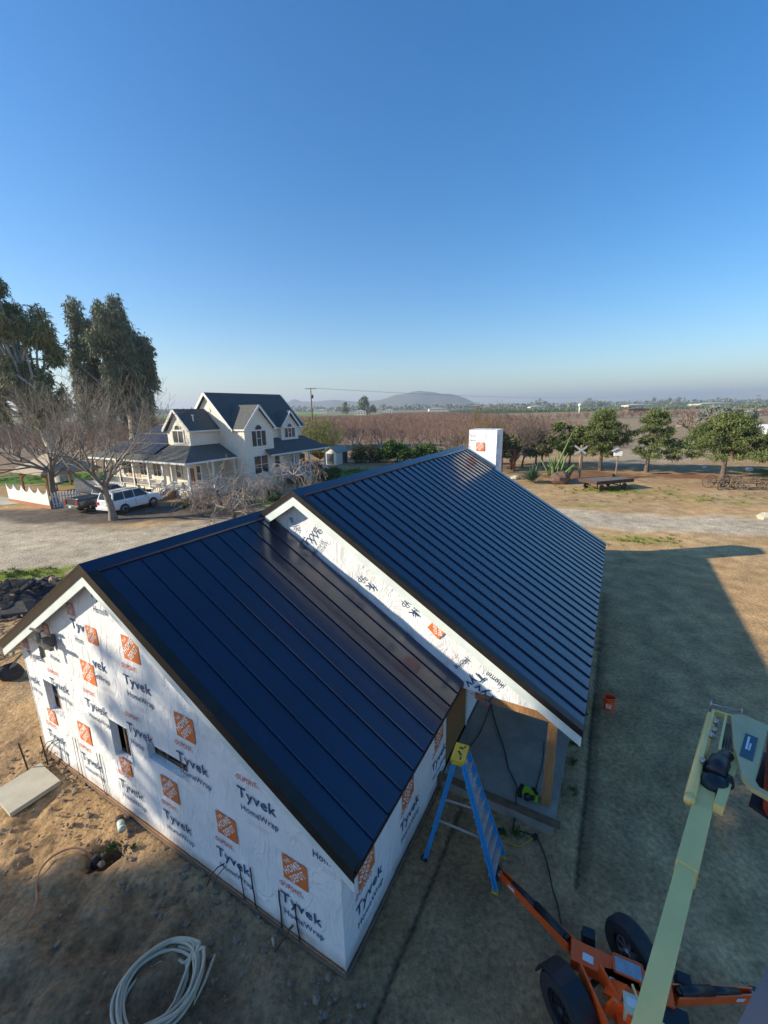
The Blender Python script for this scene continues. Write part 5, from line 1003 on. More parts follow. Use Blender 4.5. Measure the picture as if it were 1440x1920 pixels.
# ================================================ OBJECTS IN THE YARD
# stepladder
e_=Vector((.909,-.415,0)); wv_=Vector((.415,.909,0)); f1=Vector((2.29,6.94,.0)); f2=Vector((2.66,7.68,0)); r1_=Vector((.81,7.65,0)); r2_=Vector((1.10,8.30,0)); cp_=Vector((1.59,7.73,2.9))
lt=thing('stepladder',(1.7,7.6,0),'blue fibreglass stepladder with a yellow top cap standing by the porch slab','ladder')
tops={}
for nm_,ft,off,w2 in (('front_rail',f1,.10,-.19),('front_rail',f2,.10,.19),('rear_rail',r1_,-.10,-.17),('rear_rail',r2_,-.10,.17)):
    tp_=cp_+e_*off+wv_*w2-Vector((0,0,.05)); tops[(nm_,w2)]=(ft,tp_); f=MB(); d=.045 if nm_[0]=='f' else .035
    f.beam(ft+Vector((0,0,.06)),tp_,.035,.12 if nm_[0]=='f' else .10,up=wv_); f.beam(ft+Vector((0,0,.06))+e_*.045,tp_+e_*.045,.07,.02,up=wv_); rl=part(nm_,f,LBLUE,lt)
    f=MB(); f.box(ft+Vector((0,0,.03)),(.14,.12,.06),R(-25)); part('foot',f,BLACK if nm_[0]=='r' else LYEL,rl)
A1,A2=tops[('front_rail',-.19)],tops[('front_rail',.19)]
for k in range(1,9):
    t_=k/8.75; p=A1[0].lerp(A1[1],t_)+Vector((0,0,.0)); q=A2[0].lerp(A2[1],t_); f=MB(); c=(p+q)/2; f.beam(p,q,.15,.035); f.beam(p-Vector((0,0,.03))+e_*.07,q-Vector((0,0,.03))+e_*.07,.012,.07); part('step',f,ALU,lt)
B1,B2=tops[('rear_rail',-.17)],tops[('rear_rail',.17)]
for k in (1,2,3,4): t_=k/5; f=MB(); f.beam(B1[0].lerp(B1[1],t_),B2[0].lerp(B2[1],t_),.04,.03); part('rear_brace',f,ALU,lt)
for a_,b_ in ((A1,B1),(A2,B2)): f=MB(); f.beam(a_[0].lerp(a_[1],.42),b_[0].lerp(b_[1],.42),.015,.05,up=wv_); part('spreader',f,ALU,lt)
an=math.atan2(wv_.y,wv_.x); f=MB(); f.box(cp_,(.52,.30,.06),an); f.box(cp_-Vector((0,0,.06)),(.48,.26,.08),an); capo=part('top_cap',f,LYEL,lt)
f=MB(); f.box(cp_+Vector((0,0,.034))+wv_*.13,(.05,.09,.008),an); f.box(cp_+Vector((0,0,.034))-wv_*.02,(.12,.05,.008),an+.7); f.box(cp_+Vector((0,0,.034))-wv_*.15+e_*.05,(.09,.03,.008),an); f.box(cp_+Vector((0,0,.034))+wv_*.19+e_*.07,(.04,.04,.008),an); part('tool_slot',f,BLACK,capo)
for t_ in (.50,.72): p=A1[0].lerp(A1[1],t_)-wv_*.03; f=MB(); f.beam(p,p+(A1[1]-A1[0]).normalized()*.28,.006,.06,up=wv_); part('sticker',f,HTRIM,lt)
# bucket
b0=Vector((7.75,12.6,0)); bt=thing('bucket',b0,'orange plastic bucket standing alone on the dirt right of the porch','bucket'); f=MB(); OB=mat('orange_bucket_plastic',(.98,.10,.015),rough=.4)
n=20; V=[];F=[]
for r_,z in ((.15,0),(.185,.42),(.20,.42),(.20,.46),(.175,.46),(.14,.03)):
    for k in range(n): V.append(b0+Vector((math.cos(6.2832*k/n)*r_,math.sin(6.2832*k/n)*r_,z)))
for j in range(5): F+=[(j*n+k,j*n+(k+1)%n,(j+1)*n+(k+1)%n,(j+1)*n+k) for k in range(n)]
F+=[tuple(range(n-1,-1,-1)),tuple(5*n+k for k in range(n))]; f.add(V,F); part('pail',f,OB,bt)
f=MB(); f.tube([b0+Vector((.2*math.cos(t_),.2*math.sin(t_),.40-.12*math.sin(t_/1))) for t_ in [math.pi*k/10+3.3 for k in range(11)]],.008,5); part('handle',f,STEEL,bt)
lm=logo_mesh(.17); lm.materials[0]=HTRIM; lm.materials[1]=OB; o_=b0+Vector((-.10,-.155,.22)); nn=Vector((-.55,-.83,0)).normalized(); xx=Vector((.83,-.55,0)).normalized(); place(lm,'printed_logo',bt,o_+nn*.012,xx,Vector((0,0,1)),0,0)
# concrete pad at left, raised
f=MB(); z0,z1=.03,.16; P4=[(-9.99,8.86),(-9.40,9.86),(-10.48,10.50),(-11.05,9.50)]; f.hexa([Vector((*p,z0)) for p in P4]+[Vector((*p,z1)) for p in P4]); solo('equipment_pad',f,PALEC,'pale rectangular concrete pad lying on the dirt at the left edge','pad')
for (x0,y0,x1,y1,z,lb) in ((-10.75,10.36,-10.66,10.2,1.15,'thin dark metal stake behind the pale pad, left of the pair'),(-10.36,10.6,-10.28,10.5,1.1,'thin dark metal stake behind the pale pad, nearest the building')):
    f=MB(); f.beam((x0,y0,-.05),(x1,y1,z),.035,.035); solo('stake',f,RUST,lb,'stake','metal stakes by the pad')
f=MB()
for k in range(7): p=[Vector((-10.4+rnd.gauss(0,.12),10.75+rnd.gauss(0,.12),.02))]; [p.append(p[-1]+Vector((rnd.gauss(.05,.12),rnd.gauss(0,.12),rnd.uniform(0,.12)))) for _ in range(4)]; f.tube(p,.014,4)
solo('wire_bundle',f,RUST,'tangle of rusty wire and rebar by the left wall corner','wire')
# hoses and cables
def sm(pts,n=6):
    P=[Vector(p) for p in pts]; out=[]
    for i in range(len(P)-1):
        a,b,c,d=P[max(i-1,0)],P[i],P[i+1],P[min(i+2,len(P)-1)]
        for k in range(n): t=k/n; out.append(.5*((2*b)+(c-a)*t+(2*a-5*b+4*c-d)*t*t+(3*b-a-3*c+d)*t**3))
    return out+[P[-1]]
HOSE=mat('tan_hose_rubber',(.42,.20,.11),(.34,.16,.09),rough=.5,scale=4)
f=MB(); f.tube(sm([(x,y,z) for (x,y),z in zip([(-8.4,6.1),(-7.95,6.22),(-7.73,6.27),(-7.58,6.47),(-7.67,6.81),(-7.95,7.17),(-8.09,7.47),(-8.01,7.71),(-7.77,7.84),(-7.53,7.87),(-7.28,7.84),(-7.05,7.76)],[.06,.06,.06,.06,.07,.08,.12,.17,.22,.24,.15,-.10])]),.022,7); solo('garden_hose',f,HOSE,'orange-tan hose curving across the dirt into the dug hole','hose')
f=MB(); 
for k in range(7): f.tube([(-7.02,7.76,-.16+k*.04),(-7.02,7.76,-.14+k*.04)],[.10-.008*k,.13-.01*k],10)
f.tube([(-7.05,7.68,-.1),(-7.12,7.55,-.15),(-7.15,7.42,-.1)],.012,5); solo('hose_fitting',f,BLACK,'black ribbed fitting at the end of the hose in the hole','fitting')
COIL=mat('grey_conduit_plastic',(.60,.51,.37),(.50,.42,.31),rough=.55,scale=4)
def ring(c,ax,ay,ang,a0,a1,z,seed):
    r=random.Random(seed); ph=r.random()*6.28; P=[]
    for k in range(49):
        t=a0+(a1-a0)*k/48; q=1+.03*math.sin(2*t+ph)+.02*math.sin(5*t+ph); x,y=math.cos(t)*ax*q,math.sin(t)*ay*q; P.append((c[0]+x*math.cos(ang)-y*math.sin(ang),c[1]+x*math.sin(ang)+y*math.cos(ang),z+.03*math.sin(t*3+ph)))
    return P
f=MB(); path_=[]
for k in range(9):
    path_+=ring((-4.28+.05*math.sin(k*2.1),5.40+.06*math.cos(k*1.7),0),.70-.03*(k%4)-.05*(k==5)*3,.66-.03*(k%3)-.05*(k==5)*3,.25+.05*k,k*6.283+.4,(k+1)*6.283+.4,.06+.035*(k%5),1)[:-1]
path_=[(-3.45,5.9,.04),(-3.55,5.2,.05)]+path_+[(-3.9,5.2,.1),(-4.3,4.65,.05),(-4.9,4.5,.04)]
f.tube(sm(path_,2),.028,7); solo('conduit_coil',f,COIL,'big coil of grey plastic conduit lying on the dirt at the bottom left','coil')
CORD=mat('black_cord',(.02,.022,.022),rough=.6)
f=MB(); f.tube(sm([(3.63,12.6,.26),(3.55,11.86,.26),(3.52,10.64,.26),(3.45,9.9,.26),(3.5,9.32,.26),(3.36,8.97,.33),(3.30,8.75,.34),(3.24,8.6,.1),(3.16,8.45,.02),(3.15,8.3,.02),(3.36,8.23,.02),(3.6,8.1,.03),(3.66,7.83,.02),(3.64,7.4,.02),(3.57,7.0,.02),(3.55,6.63,.02),(3.48,6.2,.02),(3.6,5.7,.05)]),.016,6); solo('extension_cord',f,CORD,'long black extension cord running over the porch slab and across the dirt','cord')
f=MB(); f.tube(sm([(2.78,8.22,.03),(2.82,8.1,.03),(2.9,7.98,.03),(3.13,7.89,.03),(3.4,8.0,.04),(3.55,8.1,.05)]),.018,6); solo('extension_cord',f,mat('yellow_cord',(.45,.30,.04),rough=.6),'short yellow extension cord looping beside the ladder','cord')
f=MB(); f.box((3.57,8.1,.05),(.14,.09,.07),.6); f.box((2.77,8.25,.05),(.12,.07,.06),-.8); solo('cord_plugs',f,BLACK,'black plug where the yellow and black cords join','plug')
f=MB(); f.tube(sm([(4.85,10.9,.252),(4.5,10.1,.252),(4.15,9.5,.252),(3.93,9.12,.252)]),.012,5); f.tube(sm([(3.61,12.6,.252),(3.0,11.4,.252),(2.43,10.61,.252),(2.2,10.1,.252)]),.012,5); solo('chalk_string',f,CORD,'thin dark lines of string stretched across the porch slab','string')
f=MB(); f.tube([(-7.02,8.72,.10),(-6.93,8.6,.12)],.10,12); solo('drain_pipe',f,RUST,'rusty collar at the wall end of the pipe stub','pipe','pipe stub by the wall')
f=MB(); f.tube([(-6.95,8.63,.12),(-6.76,8.40,.14)],.085,12); f.tube([(-6.77,8.42,.14),(-6.74,8.38,.142)],.095,12); solo('drain_pipe',f,mat('white_pvc',(.55,.60,.52),(.45,.50,.42),rough=.5),'short white plastic pipe stub lying on the dirt by the gable wall','pipe','pipe stub by the wall')
f=MB(); f.tube(sm([(-4.36,7.38,.12),(-4.33,7.2,.1),(-4.25,7.05,.03),(-4.2,6.9,.03)]),.010,5); solo('ground_wire',f,mat('green_wire',(.05,.28,.12),rough=.5),'thin green wire sticking out of the dirt near the gable wall','wire')
f=MB(); f.tube([(5.25,11.35,.25),(5.25,11.35,.30)],.045,8); solo('paper_cup',f,HTRIM,'tiny white cup on the porch slab','cup')
# lime green battery charger radio
q=Vector((3.72,9.0,.25)); tl=thing('power_tool',q,'lime green and black cordless tool on the slab next to the post','power tool',None,R(-35)); LIME=mat('lime_plastic',(.38,.55,.02),rough=.4)
M=Matrix.Translation(q)@Matrix.Rotation(R(-35),4,'Z'); f=MB(); f.box(q+Vector((0,0,.10)),(.46,.16,.16),R(-35)); f.box(M@Vector((-.12,.09,.08)),(.16,.16,.13),R(-35)); part('body',f,LIME,tl)
f=MB(); f.box(M@Vector((-.21,-.02,.10)),(.10,.24,.22),R(-35)); f.tube([M@Vector((-.02,-.12,.16)),M@Vector((.02,-.22,.16))],.085,10); f.tube([M@Vector((.13,-.08,.16)),M@Vector((.13,-.16,.16))],.055,8); f.beam(M@Vector((.2,.0,.2)),M@Vector((.05,.14,.2)),.06,.07); part('black_trim',f,BLACK,tl)
# ---- towable boom lift
lf_=thing('boom_lift',(3.9,5.0,0),'orange towable boom lift with spread outriggers and a cream boom','lift')
def Lf(nm,f,m,par=None,lab=None): return part(nm,f,m,par or lf_,lab)
ch0,ch1=Vector((3.22,5.42,.78)),Vector((4.62,4.78,.78)); f=MB(); f.beam(ch0,ch1,.34,.22); f.beam(ch0.lerp(ch1,.5),Vector((3.75,4.2,.78)),.5,.22); Lf('chassis',f,ORLIFT)
f=MB(); f.beam(ch0+Vector((.02,-.30,.12)),Vector((3.35,4.2,.9)),.035,.30,up=(0,0,1)); f.beam(Vector((3.55,5.1,.92)),Vector((3.72,4.3,.92)),.03,.34); Lf('side_plate',f,ORLIFT)
f=MB(); f.beam(Vector((3.60,4.9,.9)),Vector((3.74,4.7,1.1)),.30,.04); f.beam(Vector((3.47,4.62,.8)),Vector((3.62,4.60,1.1)),.05,.25); Lf('bracket',f,ORLIFT)
def outrig(base,tip,foot,lab=None):
    d=(tip-base).normalized(); f=MB(); up=Vector((0,0,1)); s_=d.cross(up).normalized()
    f.beam(base+s_*.09,tip+s_*.045,.025,.17); f.beam(base-s_*.09,tip-s_*.045,.025,.17); f.beam(base-Vector((0,0,.07)),tip-Vector((0,0,.07)),.15,.025); o=Lf('outrigger',f,ORLIFT)
    f=MB(); a=base.lerp(tip,.08)+up*.08; b=base.lerp(tip,.46)+up*.10; c=base.lerp(tip,.80)+up*.06; f.tube([a,b],.075,12); f.tube([b,c],.058,12); f.tube([a+(a-b).normalized()*.06,a],.05,8); part('hydraulic_cylinder',f,BLACK,o)
    f=MB(); f.tube([tip+up*.0+s_*.08,tip-s_*.08],.045,8); part('pivot_pin',f,STEEL,o)
    f=MB(); f.tube([foot,foot+Vector((0,0,.05))],.17,12); f.tube([foot+Vector((0,0,.05)),tip],.035,6); part('foot_pad',f,BLACK,o)
    f=MB(); m_=base.lerp(tip,.74)+s_*.075-Vector((0,0,.0)); f.beam(m_,m_+d*.18,.006,.07); m_=base.lerp(tip,.74)-s_*.075; f.beam(m_,m_+d*.18,.006,.07); part('decal',f,HTRIM,o)
outrig(Vector((3.28,5.50,.80)),Vector((2.47,7.15,.22)),Vector((2.40,7.32,.0)))
outrig(Vector((4.66,4.83,.80)),Vector((6.35,5.12,.20)),Vector((6.5,5.15,.0)))
outrig(Vector((3.3,4.2,.80)),Vector((1.8,2.9,.20)),Vector((1.7,2.8,0))); outrig(Vector((4.5,4.1,.80)),Vector((5.9,2.8,.20)),Vector((6.0,2.7,0)))
ax=Vector((.93,.36,0)).normalized()
for c in (Vector((4.47,5.60,.50)),Vector((2.93,4.86,.50))):
    f=MB(); f.disc_tube(c,ax,.28,.51,.30,30); wh=Lf('wheel',f,RUBBER); f=MB(); f.disc_tube(c-ax*.03,ax,.05,.265,.10,24); part('rim',f,BLACK,wh)
    f=MB()
    for j in range(8): t_=j*math.pi/4; u2=Vector((0,0,1)); s2=ax.cross(u2); d=u2*math.cos(t_)+s2*math.sin(t_); f.beam(c-ax*.09,c-ax*.09+d*.22,.05,.02,up=ax)
    f.disc_tube(c-ax*.10,ax,.225,.25,.03,24); f.tube([c-ax*.16,c-ax*.06],.07,12); part('hub',f,STEEL if c.x>4 else BLACK,wh)
f=MB(); c=Vector((2.93,4.86,.52)); n=9
for k in range(n-1):
    t0,t1=math.pi*(.02+.96*k/(n-1)),math.pi*(.02+.96*(k+1)/(n-1)); s2=Vector((-ax.y,ax.x,0)); V=[]
    for t_ in (t0,t1):
        for r_ in (.53,.56):
            for h_ in (-.19,.19): V.append(c+s2*math.cos(t_)*r_+Vector((0,0,1))*math.sin(t_)*r_+ax*h_)
    f.hexa([V[0],V[1],V[5],V[4],V[2],V[3],V[7],V[6]])
Lf('mudguard',f,BLACK)
f=MB(); f.tube([Vector((2.93,4.86,.50)),Vector((4.47,5.60,.50))],.05,8); Lf('axle',f,BLACK)
for c in ((3.66,5.66,.78),(4.98,5.02,.75)): f=MB(); f.box(c,(.20,.17,.16),-.4); f.box((c[0],c[1],c[2]-.1),(.24,.2,.03),-.4); Lf('rear_lamp',f,BLACK)
# document box with clear lid and orange frame
c=Vector((4.04,5.08,.98)); X_=Vector((.92,-.40,0)).normalized(); Y_=Vector((.40,.92,0)).normalized(); f=MB()
f.beam(c-X_*.22+Y_*.13,c+X_*.22+Y_*.13,.025,.03); f.beam(c-X_*.22-Y_*.13,c+X_*.22-Y_*.13,.025,.03); f.beam(c-X_*.22-Y_*.13,c-X_*.22+Y_*.13,.025,.03); f.beam(c+X_*.22-Y_*.13,c+X_*.22+Y_*.13,.025,.03); Lf('document_frame',f,ORLIFT)
f=MB(); f.box(c-Vector((0,0,.02)),(.40,.22,.05),-.41); Lf('document_box',f,ALU)
for p,s_,a_ in ((Vector((3.45,5.27,.895)),(.17,.12,.006),-.5),(Vector((3.72,4.98,.895)),(.07,.07,.006),-.4),(Vector((4.5,4.90,.895)),(.10,.22,.006),-.4)): f=MB(); f.box(p,s_,a_); Lf('decal',f,HTRIM)
f=MB(); f.box((3.83,4.55,1.02),(.32,.26,.22),-.4); Lf('control_box',f,mat('cream_plastic',(.60,.56,.40),rough=.5)); f=MB(); f.box((3.79,4.58,1.135),(.14,.12,.006),-.4); Lf('decal',f,HTRIM); f=MB(); f.beam((3.92,4.62,1.1),(3.93,4.80,1.12),.03,.03); Lf('lever',f,CREAM)
f=MB(); f.box((4.42,4.5,.7),(.5,.42,.3),-.4); Lf('battery_box',f,BLACK)
f=MB(); f.tube([(3.85,4.1,.85),(3.85,4.1,1.4)],.22,12); f.beam((3.85,4.2,1.3),(-.3,-.2,6.5),.26,.3); Lf('riser_arm',f,CREAM)
K=1.5
def KP(x,y,dz=0): return Vector((K*x,K*y,10.337-K*(10.337-7.95)+dz))
f=MB(); b_0,b_1=KP(-.15,-.05),KP(2.02,2.155); f.beam(b_0,b_1,.128,.16); f.beam(b_0.lerp(b_1,.78),b_0.lerp(b_1,.93),.145,.18); bm_=Lf('boom',f,CREAM)
f=MB(); f.tube([KP(2.48,2.735,.1),KP(1.83,2.055,.1)],.043,10); f.tube([KP(1.83,2.055,.1),KP(1.80,2.02,.1)],.044,10); part('side_tube',f,CREAM,bm_)
f=MB(); f.beam(KP(2.36,2.36,.08),KP(1.945,1.98,.08),.075,.09); part('side_tube',f,CREAM,bm_)
f=MB(); 
for p,q in (((2.50,2.745),(2.05,2.27)),((2.56,2.70),(2.24,2.36)),((2.62,2.65),(2.36,2.38))): f.beam(KP(*p,.12),KP(*q,.12),.022,.10)
f.beam(KP(2.08,2.30,.05),KP(2.36,2.33,.05),.05,.06); f.beam(KP(2.02,2.17,.0),KP(2.33,2.40,-.05),.20,.05); f.beam(KP(2.50,2.76,.12),KP(2.66,2.66,.12),.03,.05); part('knuckle_plate',f,CREAM,bm_)
f=MB()
for j in range(7): s_=j/6*.07; f.tube([KP(2.50+s_,2.62-s_*.8,.14),KP(2.30+s_,2.40-s_*.8,.14)],.011,5)
part('hose_bundle',f,mat('hose_brown',(.22,.16,.10),(.08,.06,.05),rough=.5,scale=6,contrast=(.45,.55)),bm_)
f=MB(); f.tube([KP(2.19,2.285,.14),KP(2.09,2.20,.12)],.085,12); f.tube([KP(2.28,2.34,.13),KP(2.16,2.27,.13)],.06,10); f.ball(KP(2.055,2.15,.08),(.13,.11,.09),12,8); f.tube([KP(2.03,2.24,.1),KP(2.10,2.30,.1),KP(2.2,2.42,.05)],.025,6); f.tube([KP(2.12,2.13,.1),KP(2.16,2.18,.1)],.05,8); part('rotator_motor',f,BLACK,bm_)
for p in ((2.40,2.60),(2.33,2.52),(2.27,2.47),(2.05,2.26)):
    f=MB(); c=KP(*p,.16); f.tube([c,c+Vector((0,0,.05))],.022,6); part('bolt',f,STEEL,bm_)
f=MB(); f.tube([KP(2.50,2.78,.2),KP(2.66,2.69,.2)],.008,5); f.tube([KP(2.50,2.78,.1),KP(2.50,2.78,.24)],.008,5); f.tube([KP(2.66,2.69,.1),KP(2.66,2.69,.24)],.008,5); part('guard_wire',f,STEEL,bm_)
# support bracket with cutout, red cylinder behind it
f=MB(); k_=Vector((0,0,-.05))
def poly(pts): f.prism([KP(x,y,.20) for x,y in pts],k_)
poly([(2.56,2.66),(2.64,2.665),(2.75,2.53),(2.70,2.49),(2.687,2.50),(2.251,2.10),(2.235,2.05),(2.31,1.95),(2.28,1.92),(2.19,2.05),(2.20,2.13),(2.31,2.31),(2.35,2.38)]); Lf('support_bracket',f,mat('khaki_bracket_paint',(.60,.48,.24),(.50,.40,.20),rough=.45),None)
f=MB(); f.prism([KP(x,y,-.1) for x,y in ((2.687,2.49),(2.25,2.10),(2.30,1.99),(2.78,2.40))],(0,0,.04)); Lf('bracket_recess',f,BLACK)
f=MB(); f.tube([KP(2.74,2.42,.08),KP(2.30,1.95,.08)],.13,16); Lf('red_cylinder',f,mat('red_cylinder_paint',(.45,.06,.025),rough=.35))
f=MB(); f.beam(KP(2.53,2.45,.205),KP(2.33,2.26,.205),.10,.006); dcl=Lf('decal',f,mat('slate_decal_ink',(.05,.09,.13),rough=.5)); f=MB(); f.beam(KP(2.50,2.435,.212),KP(2.39,2.33,.212),.018,.004); f.beam(KP(2.46,2.375,.212),KP(2.40,2.32,.212),.014,.004); part('print_line',f,HTRIM,dcl)
# grey rail at the very corner
f=MB(); dd=Vector((.845,.534,0)); c0=Vector((.90,.705,8.78)); f.beam(c0-dd*.9,c0+dd*1.2,.045,.12); f.beam(c0-dd*.9+Vector((.045,-.07,-.03)),c0+dd*1.2+Vector((.045,-.07,-.03)),.09,.06); solo('platform_rail',f,mat('grey_rail_metal',(.17,.155,.16),(.13,.12,.125),rough=.5,metal=.2),'grey metal rail cutting across the bottom right corner','rail')
# ---- woodpile
logm=[mat('split_log_a',(.22,.17,.13),(.08,.06,.05),rough=.95,scale=4,bump=.5,stretch=(4,4,1)),mat('split_log_b',(.34,.25,.17),(.16,.11,.08),rough=.95,scale=4,bump=.4),mat('charred_log',(.05,.045,.045),(.02,.02,.022),rough=.9,scale=4,bump=.5)]
lmesh=[]
for k in range(6):
    f=MB(); r_=(.11,.14,.17,.12,.09,.15)[k]; L_=(.9,.7,.8,1.1,1.2,.6)[k]; pts=[]; n=[6,7,5,6,5,7][k]; V=[]
    for s_ in (-1,1):
        for j in range(n): t_=6.283*j/n; q=r_*(1+.25*math.sin(j*2.3+k)); V.append((s_*L_/2,math.cos(t_)*q,math.sin(t_)*q))
    f.add(V,[tuple(range(n-1,-1,-1)),tuple(range(n,2*n))]+[(j,(j+1)%n,(j+1)%n+n,j+n) for j in range(n)])
    for mm in range(3): lmesh.append(mesh_from(f,'log',logm[mm]))
r=random.Random(12)
for k in range(230):
    a=r.random()*6.28; q=r.random()**.6; x=-20.9+math.cos(a)*q*3.6+ math.sin(a)*q*.5; y=22.0+math.sin(a)*q*2.3+math.cos(a)*q*.9; hz=max(0,1.15*(1-q**1.5))*r.uniform(.5,1.0)+.1
    dark=(a>3.0 and r.random()<.55); o=bpy.data.objects.new('log',lmesh[r.randrange(6)*3+(2 if dark else r.randrange(2))]); col.objects.link(o); o.location=(x,y,hz); o.rotation_euler=(r.random()*6.28,r.gauss(0,.3),r.random()*6.28); tag(o,'split log lying in the heap of firewood left of the new roof','log','logs in the firewood heap')
f=MB(); f.ball((-20.9,22.0,-.15),(3.3,2.2,1.05),14,8,.3); solo('bark_debris',f,logm[2],'dark heap of bark and chips under the firewood',kind='stuff')
f=MB()
for k in range(420):
    a=r.random()*6.28; q=r.random()**.5; x=-18.2+math.cos(a)*q*4.2; y=19.6+math.sin(a)*q*3.4; p=Vector((x,y,.03+r.random()*.12)); t_=r.random()*6.28; l=r.uniform(.15,.8); f.beam(p,p+Vector((math.cos(t_)*l,math.sin(t_)*l,r.uniform(-.02,.08))),r.uniform(.02,.07),.03)
solo('stick_litter',f,logm[1],'sticks and bark slabs scattered below the firewood heap',kind='stuff')
for (x,y,s_,lb) in ((-19.2,24.6,.34,'large pale sawn log end standing at the back of the firewood heap'),(-18.3,24.3,.38,'thick dark log round behind the firewood heap, beside the roof edge')):
    f=MB(); f.tube([(x-.5,y-.2,.5),(x+.5,y+.3,.95)],s_,10,smooth=False); solo('log',f,logm[1] if s_<.36 else logm[2],lb,'log')
f=MB(); f.ball((-15.3,15.0,.22),(.55,.45,.35),8,5,.4); solo('charred_stump',f,logm[2],'charred black stump on the dirt left of the building corner','stump')
f=MB(); f.beam((-14.6,14.9,.03),(-13.8,15.2,.05),.07,.05); solo('plank_scrap',f,WOODD,'small dark stick on the dirt beyond the black stump','stick')
# ---- sign post with crossed boards
q=Vector((28.1,59.6,0)); t=thing('crossed_sign',q,'weathered post with two grey boards crossed in an X at the top','sign'); vwd=Vector((.905,-.425,0)); GB=mat('grey_board',(.30,.31,.32),(.22,.23,.24),rough=.8)
f=MB(); f.beam(q,q+Vector((.05,0,4.9)),.30,.30); part('post',f,mat('weathered_post',(.36,.25,.17),(.26,.18,.12),rough=.85,scale=2),t)
for s_ in (-1,1): f=MB(); c=q+Vector((-.13,-.2-.03*s_,4.2)); f.beam(c-vwd*.85-Vector((0,0,.62*s_)),c+vwd*.85+Vector((0,0,.62*s_)),.05,.26); part('crossed_board',f,GB,t)
# ---- bird house
q=Vector((34.9,62.4,0)); t=thing('bird_house',q,'little white bird house with a grey roof on a thin post under the pines','bird house'); f=MB(); f.beam(q,q+Vector((.05,0,3.0)),.13,.13); part('post',f,MATS['weathered_post'],t)
f=MB(); f.box(q+Vector((0,0,3.35)),(1.0,.8,.7),-.3); part('house_box',f,HTRIM,t)
for s_ in (-1,1):
    M=Matrix.Translation(q+Vector((0,0,3.72)))@Matrix.Rotation(-.3,4,'Z'); p=[M@Vector(x) for x in ((0,-.62,.42),(0,.62,.42),(s_*.82,.62,-.05),(s_*.82,-.62,-.05))]; part('roof_slope',slope(p,.06),mat('grey_tin',(.30,.33,.38),rough=.5) if 'grey_tin' not in MATS else MATS['grey_tin'],t)
# ---- flat wagon
q=Vector((28.2,52.4,0)); t=thing('farm_wagon',q,'old flatbed wagon with a grey plank deck on the mossy grass','wagon',None,R(18)); M=Matrix.Translation(q)@Matrix.Rotation(R(18),4,'Z')
for k in range(7): f=MB(); y=-1.2+k*.4; p=[M@Vector((-2.9,y,1.25)),M@Vector((2.9,y,1.25))]; f.beam(p[0],p[1],.37,.06); part('deck_board',f,mat('grey_plank',(.20,.17,.14),(.13,.115,.10),rough=.9,scale=3) if 'grey_plank' not in MATS else MATS['grey_plank'],t)
for y in (-1.42,1.42): f=MB(); f.beam(M@Vector((-2.95,y,1.12)),M@Vector((2.95,y,1.12)),.1,.42); part('side_board',f,RUST,t)
for x in (-2.9,2.9): f=MB(); f.beam(M@Vector((x,-1.4,1.12)),M@Vector((x,1.4,1.12)),.1,.4); part('end_board',f,RUST,t)
for x in (-1.9,1.7):
    f=MB(); f.beam(M@Vector((x,-1.2,.42)),M@Vector((x,1.2,.42)),.12,.12); f.beam(M@Vector((x,-.6,.42)),M@Vector((x,-.6,1.0)),.1,.1); f.beam(M@Vector((x,.6,.42)),M@Vector((x,.6,1.0)),.1,.1); part('axle',f,RUST,t)
    for y in (-1.25,1.25): f=MB(); f.disc_tube(M@Vector((x,y,.42)),M.to_3x3()@Vector((0,1,0)),.05,.42,.12,16); part('wheel',f,RUST,t)
f=MB(); f.tube([M@Vector((-2.8,0,.4)),M@Vector((-4.2,-.5,.2))],.05,5); part('drawbar',f,RUST,t)
f=MB(); f.box(M@Vector((2.0,1.0,1.45)),(.5,.4,.3),.4); solo('iron_scrap',f,RUST,'small rusty iron block lying on the wagon deck','scrap')
# ---- old wheels and running gear
def spokewheel(c,ax,r_,parent,lean=0):
    c=Vector(c); ax=Vector(ax).normalized(); f=MB(); f.disc_tube(c,ax,r_-.09,r_,.09,22); up=Vector((0,0,1)); s2=ax.cross(up).normalized(); u2=s2.cross(ax)
    for j in range(12): t_=j*math.pi/6; d=u2*math.cos(t_)+s2*math.sin(t_); f.beam(c,c+d*(r_-.05),.05,.04,up=ax)
    f.tube([c-ax*.14,c+ax*.14],.1,8); part('spoked_wheel',f,mat('grey_iron',(.20,.15,.115),(.12,.095,.08),rough=.9,scale=3) if 'grey_iron' not in MATS else MATS['grey_iron'],parent)
for (x,y,ang,lb,xs) in ((42.2,51.3,10,'old rusty wagon running gear under the broad pine, left one',(-1.2,1.1)),(44.9,50.4,-12,'old rusty wagon running gear with big wheels at the right edge',(-1.3,1.6))):
    t=thing('wagon_gear',(x,y,0),lb,'wagon gear','old wagon gears under the pine',R(ang)); M=Matrix.Translation((x,y,0))@Matrix.Rotation(R(ang),4,'Z')
    for xx in xs:
        for yy in (-.8,.8): r_=rnd.uniform(.62,.88); spokewheel(M@Vector((xx,yy,r_*.97)),M.to_3x3()@Vector((rnd.uniform(-.3,.3),1,rnd.uniform(-.15,.15))),r_,t)
        f=MB(); f.beam(M@Vector((xx,-.9,.7)),M@Vector((xx,.9,.7)),.14,.14); part('axle',f,RUST,t)
    f=MB(); f.beam(M@Vector((xs[0]-.6,0,.8)),M@Vector((xs[1]+1.6,.1,.6)),.13,.13); f.beam(M@Vector((xs[0],-.7,.85)),M@Vector((xs[1]+.6,.5,1.15)),.1,.1); f.beam(M@Vector((xs[0],.7,.85)),M@Vector((xs[1]+.9,-.6,1.2)),.1,.1); part('frame_pole',f,WOODD,t)
